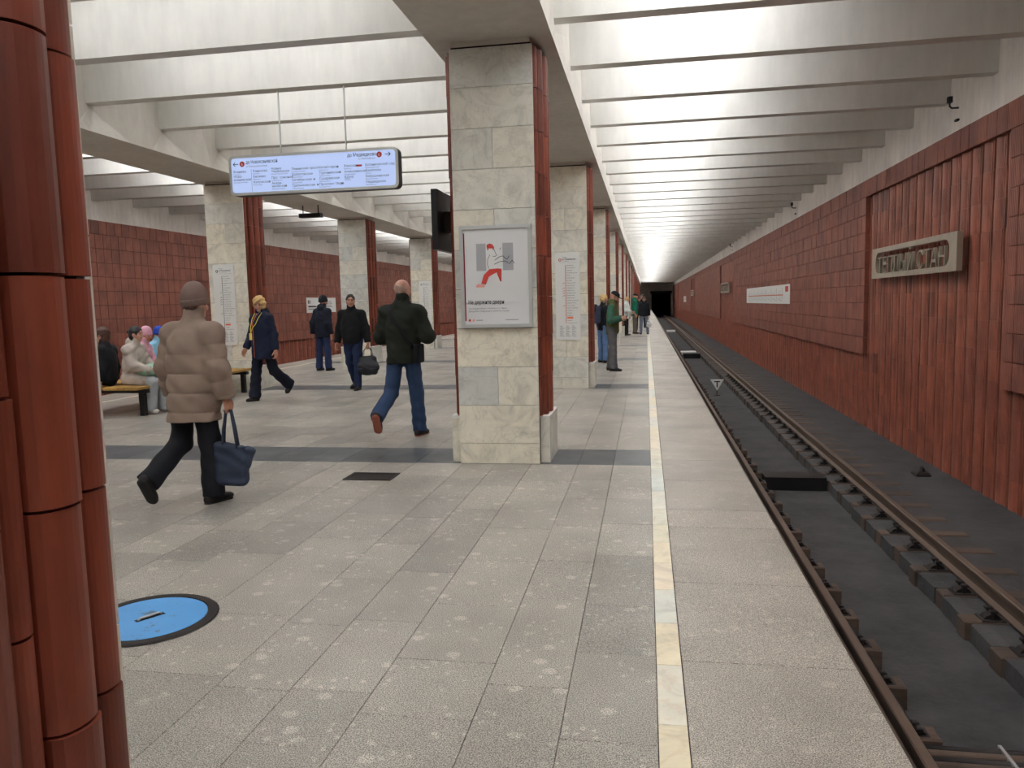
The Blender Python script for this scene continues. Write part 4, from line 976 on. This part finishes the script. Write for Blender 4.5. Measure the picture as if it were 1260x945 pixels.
# ================================================================== the people on the platform
M_ = fabric
M_('taupe_puffer', (142, 122, 108), .7, .1); M_('taupe_knit', (128, 108, 100), .95, .4); M_('black_cloth', (26, 27, 32)); M_('tote_blue', (52, 60, 78)); M_('black_leather', (32, 28, 27), .5)
M_('navy', (28, 36, 58)); M_('navy_dark', (22, 26, 40)); M_('black_fleece', (24, 24, 27)); M_('jeans_dark', (36, 48, 80)); M_('jeans', (48, 68, 100)); M_('olive_black', (38, 42, 34)); M_('grey_cargo', (92, 90, 92))
M_('green_fleece', (52, 92, 74)); M_('olive_vest', (84, 88, 52)); M_('white_jacket', (214, 218, 214)); M_('teal', (22, 108, 84)); M_('khaki', (112, 104, 92)); M_('grey_jeans', (118, 124, 138)); M_('pale_blue_jeans', (92, 120, 160))
M_('beige_coat', (178, 166, 156)); M_('light_jeans', (160, 164, 166)); M_('pink', (214, 160, 178)); M_('sky', (140, 190, 214)); M_('royal', (40, 72, 170)); M_('mint', (160, 200, 176)); M_('bag_black', (44, 45, 50), .5); M_('slate', (58, 66, 84))
plain('blonde', (206, 172, 116), .8); plain('dark_hair', (24, 20, 20), .6); plain('brown_hair', (74, 44, 32), .6); plain('grey_hair', (182, 152, 136), .7); plain('yellow', (226, 210, 60), .5); plain('orange_line', (206, 96, 52), .6); plain('badge', (238, 220, 120), .4); plain('white_shoe', (206, 200, 192), .6); plain('red_sole', (150, 84, 66), .7); plain('screen', (40, 44, 52), .15)
def strap(name, pts, r, mat, parent, flat=.35): return MB(1).tube([tuple(p) for p in pts], r, 8, flat=flat).build(name, mat, parent, smooth=True)
def world_pt(o, p): a = o.rotation_euler.z; c, s = math.cos(a), math.sin(a); return V3(o.location.x + c * p[0] - s * p[1], o.location.y + s * p[0] + c * p[1], o.location.z + p[2])
def thing_at(name, pt, label, cat, rz=0): e = bpy.data.objects.new(name, None); C.objects.link(e); e.location = tuple(pt); e.rotation_euler.z = rz; e.empty_display_size = .1; tag(e, label, cat); return e
# 1 walker in the quilted jacket
o, J = person((-3.76, 5.93), 1.70, heading(.22, 1), 'person in taupe quilted puffer jacket and knitted hat walking away', dict(lean=7, legR=(5, 3, 6, 0), legL=(-3, 5, 50, -58), armR=(3, 10, 14, 0), armL=(4, 16, 22, 0), head=(-8, 6), broad=1.24), hands={'R': dict(curl=75)}, face=False)
jacket(o, J, 'taupe_puffer', .008, .070, .27, (.150, .026, .35), .085, 'quilted_jacket', amp=.005, arm_q=(.12, .013, .2), arm_infl=.038, flare=.008, depth=.84); trousers(o, J, 'black_cloth', .011, 1.3, 1.2); shoes(o, J, 'black_leather', big=1.08); beanie(o, J, 'taupe_knit', tall=.035); hair(o, J, 'brown_hair', 'short')
g = world_pt(o, J['gripR']); rzz = o.rotation_euler.z
tb = thing_at('tote_bag', g - V3(0, 0, .61), 'dark slate blue cloth tote bag held by the puffer jacket walker', 'bag', rzz + .5)
S = Shape().box((0, 0, .17), (.125, .05, .18), .045, .02); S.box((.02, .03, .10), (.10, .05, .10), .04, .05); S.cut((0, 0, .335), (.25, 0, 1)); S.disp = folds(.008, 2.2); solid('body', S, .010, 'tote_blue', tb)
S2 = Shape().box((.115, .02, .20), (.045, .05, .10), .03, .02, rot('y', .35)); S2.disp = folds(.006, 4); solid('side_pocket', S2, .010, 'slate', tb)
for yy in (-.03, .03): strap('handle', [(-.05, yy, .30), (-.04, yy, .44), (-.015, yy * .4, .59), (.005, yy * .2, .62), (.025, yy * .4, .59), (.045, yy, .44), (.06, yy, .30)], .022, 'tote_blue', tb)
# 2 station worker with the lanyard
o, J = person((-6.72, 12.85), 1.74, heading(-.32, -1), 'person with curly blond hair in navy uniform parka and yellow lanyard', dict(lean=2, legR=(10, 2, 2, 0), legL=(-14, 3, 38, -40), armL=(-6, 10, 10, 0), armR=(6, 9, 24,-10), head=(28, 14)), skin=(204, 158, 136), hands={'L': dict(curl=35)}, brow=(150, 116, 76))
jacket(o, J, 'navy', .011, .034, .24, None, .05, 'parka', amp=.005, hood=True, flare=.022, arm_infl=.018, depth=.82); trousers(o, J, 'navy_dark', .012, 1.28, 1.35); shoes(o, J, 'black_leather'); hair(o, J, 'blonde', 'bob', amp=.006)
f = J['Rt'] @ V3(0, 1, 0); n = J['neck']; c = J['chest']
strap('zip_edge', [n + f * .085 + V3(.02, 0, -.03), c + f * .172 + V3(.02, 0, .04), J['pelvis'] + f * .182 + V3(.02, 0, .05), J['pelvis'] + f * .178 + V3(.02, 0, -.20)], .009, 'orange_line', o)
for xx in (-.07, .075): strap('lanyard', [n + f * .05 + V3(xx, 0, .0), n + f * .125 + V3(xx * .9 + .01, 0, -.10), n + f * .16 + V3(xx * .65 + .02, 0, -.19), c + f * .192 + V3(.03 + xx * .3, 0, -.04), c + f * .194 + V3(.05, 0, -.13)], .009, 'yellow', o)
b = MB(1).box(-.035, .035, -.004, .004, -.055, .055).build('badge', 'badge', o); b.location = tuple(c + f * .200 + V3(.05, 0, -.18)); b.rotation_euler.z = -.2
strap('shirt_collar', [n + f * .05 + V3(-.05, 0, .02), n + f * .088 + V3(0, 0, -.035), n + f * .05 + V3(.05, 0, .02)], .014, 'pink', o)
# 3 man with the bag
o, J = person((-5.68, 14.5), 1.76, heading(-.12, -1), 'person in black pullover and dark jeans carrying a black bag', dict(lean=2, legR=(-6, 1, 20, -15), legL=(6, 1, 4, 0), armL=(4, 17, 6, 0), armR=(0, 14, 14, 0), head=(28, 0), broad=1.14), skin=(192, 146, 122), hands={'L': dict(curl=75)}, brow=(30, 24, 22), jaw=1.08)
jacket(o, J, 'black_fleece', .012, .042, .10, None, .05, 'pullover', belly=.10, arm_infl=.024, depth=.82); trousers(o, J, 'jeans_dark', .012, 1.22, .85, fat=1.2); shoes(o, J, 'black_leather'); hair(o, J, 'dark_hair', 'short')
g = world_pt(o, J['gripL']); bg = thing_at('carry_bag', g - V3(0, 0, .50), 'black soft carry bag with two handles held by the pullover wearer', 'bag', .15)
S = Shape().ell((0, 0, .15), (.20, .12, .16), .03); S.box((0, 0, .09), (.17, .09, .09), .06, .05); S.cap((-.10, 0, .28), (.10, 0, .28), .055, .055, .06, (V3(0, 1, 0), .8)); S.disp = folds(.008, 1.1); solid('body', S, .012, 'bag_black', bg)
for yy in (-.05, .05): strap('handle', [(-.09, yy, .32), (-.07, yy * .7, .44), (-.01, yy * .2, .51), (.01, yy * .2, .51), (.07, yy * .7, .44), (.09, yy, .32)], .012, 'bag_black', bg)
MB(1).box(-.16, .16, -.004, .004, -.012, .012).build('zip_band', 'slate', bg).location = (0, -.112, .12)
# 4 man with the black beanie, from behind
o, J = person((-8.25, 19.0), 1.80, heading(.42, 1), 'person in dark jacket and black knitted hat standing with back turned', dict(lean=4, legR=(2, 3, 2, 0), legL=(-2, 3, 2, 0), armL=(-14, 10, 20, 0), armR=(-6, 8, 26,10.0), head=(-12, 8), broad=1.08), skin=(186, 140, 118), face=False)
jacket(o, J, 'navy_dark', .013, .055, .16, None, .06, 'jacket', hood=True, arm_infl=.03); trousers(o, J, 'jeans_dark', .014, 1.2, 1.2); shoes(o, J, 'black_leather'); beanie(o, J, 'black_cloth', tall=.015)
# 5 bald man, from behind
o, J = person((-2.97, 9.25), 1.83, heading(.10, 1), 'bald person in dark olive jacket and blue jeans walking away', dict(lean=2, legR=(6, 4, 4, 0), legL=(-12, 4, 46, -58), armR=(0, 22, 96, 45), armL=(6, 16, 90, 45), head=(-22, 2), broad=1.12), skin=(200, 158, 138), face=False)
jacket(o, J, 'olive_black', .011, .044, .13, None, .06, 'jacket', amp=.006, arm_infl=.030, depth=.8); trousers(o, J, 'jeans', .011, 1.22, 1.1); shoes(o, J, 'black_leather', 'red_sole', big=1.06); hair(o, J, 'grey_hair', 'fringe', amp=.001)
f = J['Rt'] @ V3(0, 1, 0); n = J['neck']; c = J['chest']; pl = J['pelvis']
strap('cross_strap', [n + V3(-.12, -.085, -.02), c + V3(-.08, -.168, .08), c + V3(.02, -.178, -.06), pl + V3(.11, -.160, .14), pl + V3(.175, -.11, .05)], .020, 'black_cloth', o, .3)
S = Shape().box(pl + V3(.20, -.02, -.02), (.035, .10, .11), .02); solid('belt_pouch', S, .012, 'black_cloth', o)
# 6 man in the green vest
o, J = person((-.78, 18.25), 1.74, heading(1, -.12), 'person in olive vest over green jacket and black cap reading a phone', dict(lean=3, legR=(4, 3, 3, 0), legL=(-3, 3, 3, 0), armR=(2, 14, 100, 34), armL=(4, 14, 98, 34), head=(0, 30), broad=1.2), skin=(188, 142, 120), hands={'R': dict(curl=45), 'L': dict(curl=45)}, brow=(36, 26, 22))
jacket(o, J, 'olive_vest', .012, .028, .14, None, .05, 'vest', sleeve_mat='green_fleece', hood=True, arm_infl=.024); trousers(o, J, 'grey_cargo', .013, 1.32, 1.2); shoes(o, J, 'black_leather', big=1.1); cap_hat(o, J, 'black_cloth')
c_, Rh_, q_ = J['head'], J['Rh'], J['s'] * .99; S = Shape().ell(c_ + Rh_ @ V3(0, .042, -.075) * q_, V3(.062, .058, .052) * q_, .02, Rh_); S.ell(c_ + Rh_ @ V3(0, .12, -.035) * q_, V3(.03, .03, .03), .01, Rh_, sub=True); solid('beard', S, .008, 'dark_hair', o)
g = (world_pt(o, J['gripR']) + world_pt(o, J['gripL'])) / 2; ph = thing_at('phone', g + V3(.02, 0, .0), 'dark smartphone held by the olive vest wearer', 'phone', o.rotation_euler.z)
a_ = MB(1).extrude(rounded(-.038, .038, -.075, .075, .01), 2, -.004, .004).build('case', 'black_metal', ph); a_.rotation_euler.x = .8; sc_ = MB(1).box(-.034, .034, -.07, .07, .0042, .005).build('glass', 'screen', ph); sc_.rotation_euler.x = .8
# 7 person with the backpack behind him
o, J = person((-1.13, 20.7), 1.70, heading(.8, .6), 'person with dark backpack and blue jeans behind the olive vest wearer', dict(lean=2, head=(0, 5)), skin=(200, 160, 140), fine=.014)
jacket(o, J, 'black_cloth', .015, .02, .12); trousers(o, J, 'pale_blue_jeans', .015, 1.1); shoes(o, J, 'black_leather', h=.012); hair(o, J, 'blonde', 'short', .011)
bp = thing_at('backpack', world_pt(o, V3(0, -.22, J['chest'][2] - .25)), 'slate and black backpack worn behind the olive vest wearer', 'bag', o.rotation_euler.z)
S = Shape().box((0, 0, .2), (.15, .08, .22), .05); solid('body', S, .014, 'slate', bp); S = Shape().box((0, -.05, .36), (.12, .07, .10), .05); solid('top_pocket', S, .014, 'black_cloth', bp)
# 8 - 12 the waiting group near the track
o, J = person((-.93, 36.9), 1.70, heading(1, -.3), 'person in white jacket and black trousers waiting at the edge', dict(armR=(14, 8, 70,10.0), armL=(10, 8, 60,10.0), head=(0, 22)), fine=.016)
jacket(o, J, 'white_jacket', .017, .045, .20, None); trousers(o, J, 'black_cloth', .018, 1.1); shoes(o, J, 'black_leather', h=.014); hair(o, J, 'blonde', 'short', .012)
o, J = person((-.56, 38.6), 1.83, heading(1, .1), 'person in teal green jacket and dark cap waiting in a group', dict(legR=(3, 3, 2, 0), head=(0, 8)), fine=.016)
jacket(o, J, 'teal', .018, .04, .14, None, hood=True); trousers(o, J, 'khaki', .018, 1.15); shoes(o, J, 'black_leather', h=.014); cap_hat(o, J, 'black_cloth', .012)
o, J = person((-.10, 38.0), 1.69, heading(.05, -1), 'person in black jacket and grey jeans facing along the platform', dict(legR=(0, 5, 2, 0), legL=(2, 6, 2, 0), head=(0, 4)), fine=.016)
jacket(o, J, 'black_cloth', .018, .035, .12); trousers(o, J, 'grey_jeans', .018, 1.1); shoes(o, J, 'black_leather', h=.014); hair(o, J, 'dark_hair', 'short', .012)
g = world_pt(o, J['gripL']); pb = thing_at('plastic_bag', g - V3(0, 0, .45), 'pale plastic bag held by the person in grey jeans', 'bag')
S = Shape().ell((0, 0, .16), (.13, .08, .16), .02); S.cap((0, 0, .28), (0, 0, .44), .05, .012, .06); S.disp = folds(.010, 3); solid('sack', S, .016, 'white_jacket', pb)
o, J = person((-.40, 43.5), 1.70, heading(.2, -1), 'person with dark brown hair half hidden behind the waiting group', dict(head=(10, 5)), fine=.016)
jacket(o, J, 'olive_black', .02, .03, .15); trousers(o, J, 'black_cloth', .02); shoes(o, J, 'black_leather', h=.016); hair(o, J, 'brown_hair', 'long', .014)
o, J = person((-.20, 46.5), 1.84, heading(-.2, -1), 'tall person in dark coat standing last of the waiting group', dict(head=(-20, 5)), fine=.016)
jacket(o, J, 'navy_dark', .02, .03, .30); trousers(o, J, 'black_cloth', .02); shoes(o, J, 'black_leather', h=.016); hair(o, J, 'dark_hair', 'short', .014)
# 13 - 16 seated on the bench
SEAT = .465 * K
def seated(loc, H, rz, label, ps, **kw):
    q = dict(legL=(84, 4, 84, 0), legR=(84, 5, 80, 0), lean=2); q.update(ps); J0 = skeleton(H, q); q['drop'] = J0['hipL'][2] - (SEAT + .105 * H / 1.75) + 0.0
    J1 = skeleton(H, dict(q, drop=0)); q['drop'] = J1['hipL'][2] - (SEAT + .10 * H / 1.75)
    return person(loc, H, rz, label, q, **kw)
o, J = seated((-8.18, 11.25), 1.66, heading(1, .08), 'seated person in beige padded coat with black hair and a green bag', dict(lean=10, legL=(80, 4, 76, 0), legR=(82, 5, 94, 0), armR=(34, 8, 50,20.0), armL=(30, 8, 55,20.0), head=(-4, 4)), skin=(196, 152, 130), hands={'R': dict(curl=40), 'L': dict(curl=40)}, brow=(30, 24, 24))
jacket(o, J, 'beige_coat', .011, .045, .06, None, .05, 'padded_coat', amp=.007, hood=True); trousers(o, J, 'light_jeans', .011, 1.25, 1.6); shoes(o, J, 'white_shoe', 'white_shoe'); hair(o, J, 'dark_hair', 'bun')
S = Shape(); 
for d in 'LR': S.cap(J['hip' + d], J['hip' + d] * .35 + J['knee' + d] * .65, .115, .105, .04)
S.disp = folds(.007, 5); solid('coat_skirt', S, .012, 'beige_coat', o)
kz = (J['kneeL'] + J['kneeR']) / 2; hp = (J['hipL'] + J['hipR']) / 2; lb = thing_at('lap_bag', world_pt(o, hp * .3 + kz * .7 + V3(0, .02, .10)), 'pale green cloth bag on the lap of the seated person', 'bag', o.rotation_euler.z)
S = Shape().ell((0, 0, .06), (.22, .17, .09), .02); S.disp = folds(.010, 1); solid('body', S, .011, 'mint', lb)
o, J = seated((-8.52, 11.15), 1.64, heading(-1, -.15), 'seated person with long brown hair facing the far track', dict(lean=4, head=(0, 2)), fine=.012)
jacket(o, J, 'black_cloth', .014, .03, .05); trousers(o, J, 'black_cloth', .014); shoes(o, J, 'black_leather', h=.011); hair(o, J, 'brown_hair', 'long', .01)
o, J = seated((-8.86, 12.4), 1.58, heading(1, .25), 'seated person in pink padded hooded jacket on the bench', dict(lean=14, head=(-20, 16), armR=(30, 8, 50,20.0), armL=(30, 8, 50,20.0)), fine=.012)
jacket(o, J, 'pink', .011, .05, .08, (.11, .02, 0), .06, 'padded_jacket', hood=True); trousers(o, J, 'grey_jeans', .014, 1.1); shoes(o, J, 'white_shoe', 'white_shoe', .011); beanie(o, J, 'pink', .010)
o, J = seated((-9.12, 13.15), 1.56, heading(1, 0), 'seated person in light blue jacket and bright blue hat', dict(lean=16, head=(0, 20), armR=(34, 8, 50,20.0), armL=(34, 8, 50,20.0)), fine=.012)
jacket(o, J, 'sky', .013, .04, .08, None, .06); trousers(o, J, 'navy_dark', .014, 1.1); shoes(o, J, 'black_leather', h=.011); beanie(o, J, 'royal', .010)
bpy.data.scenes.remove(TYPE)
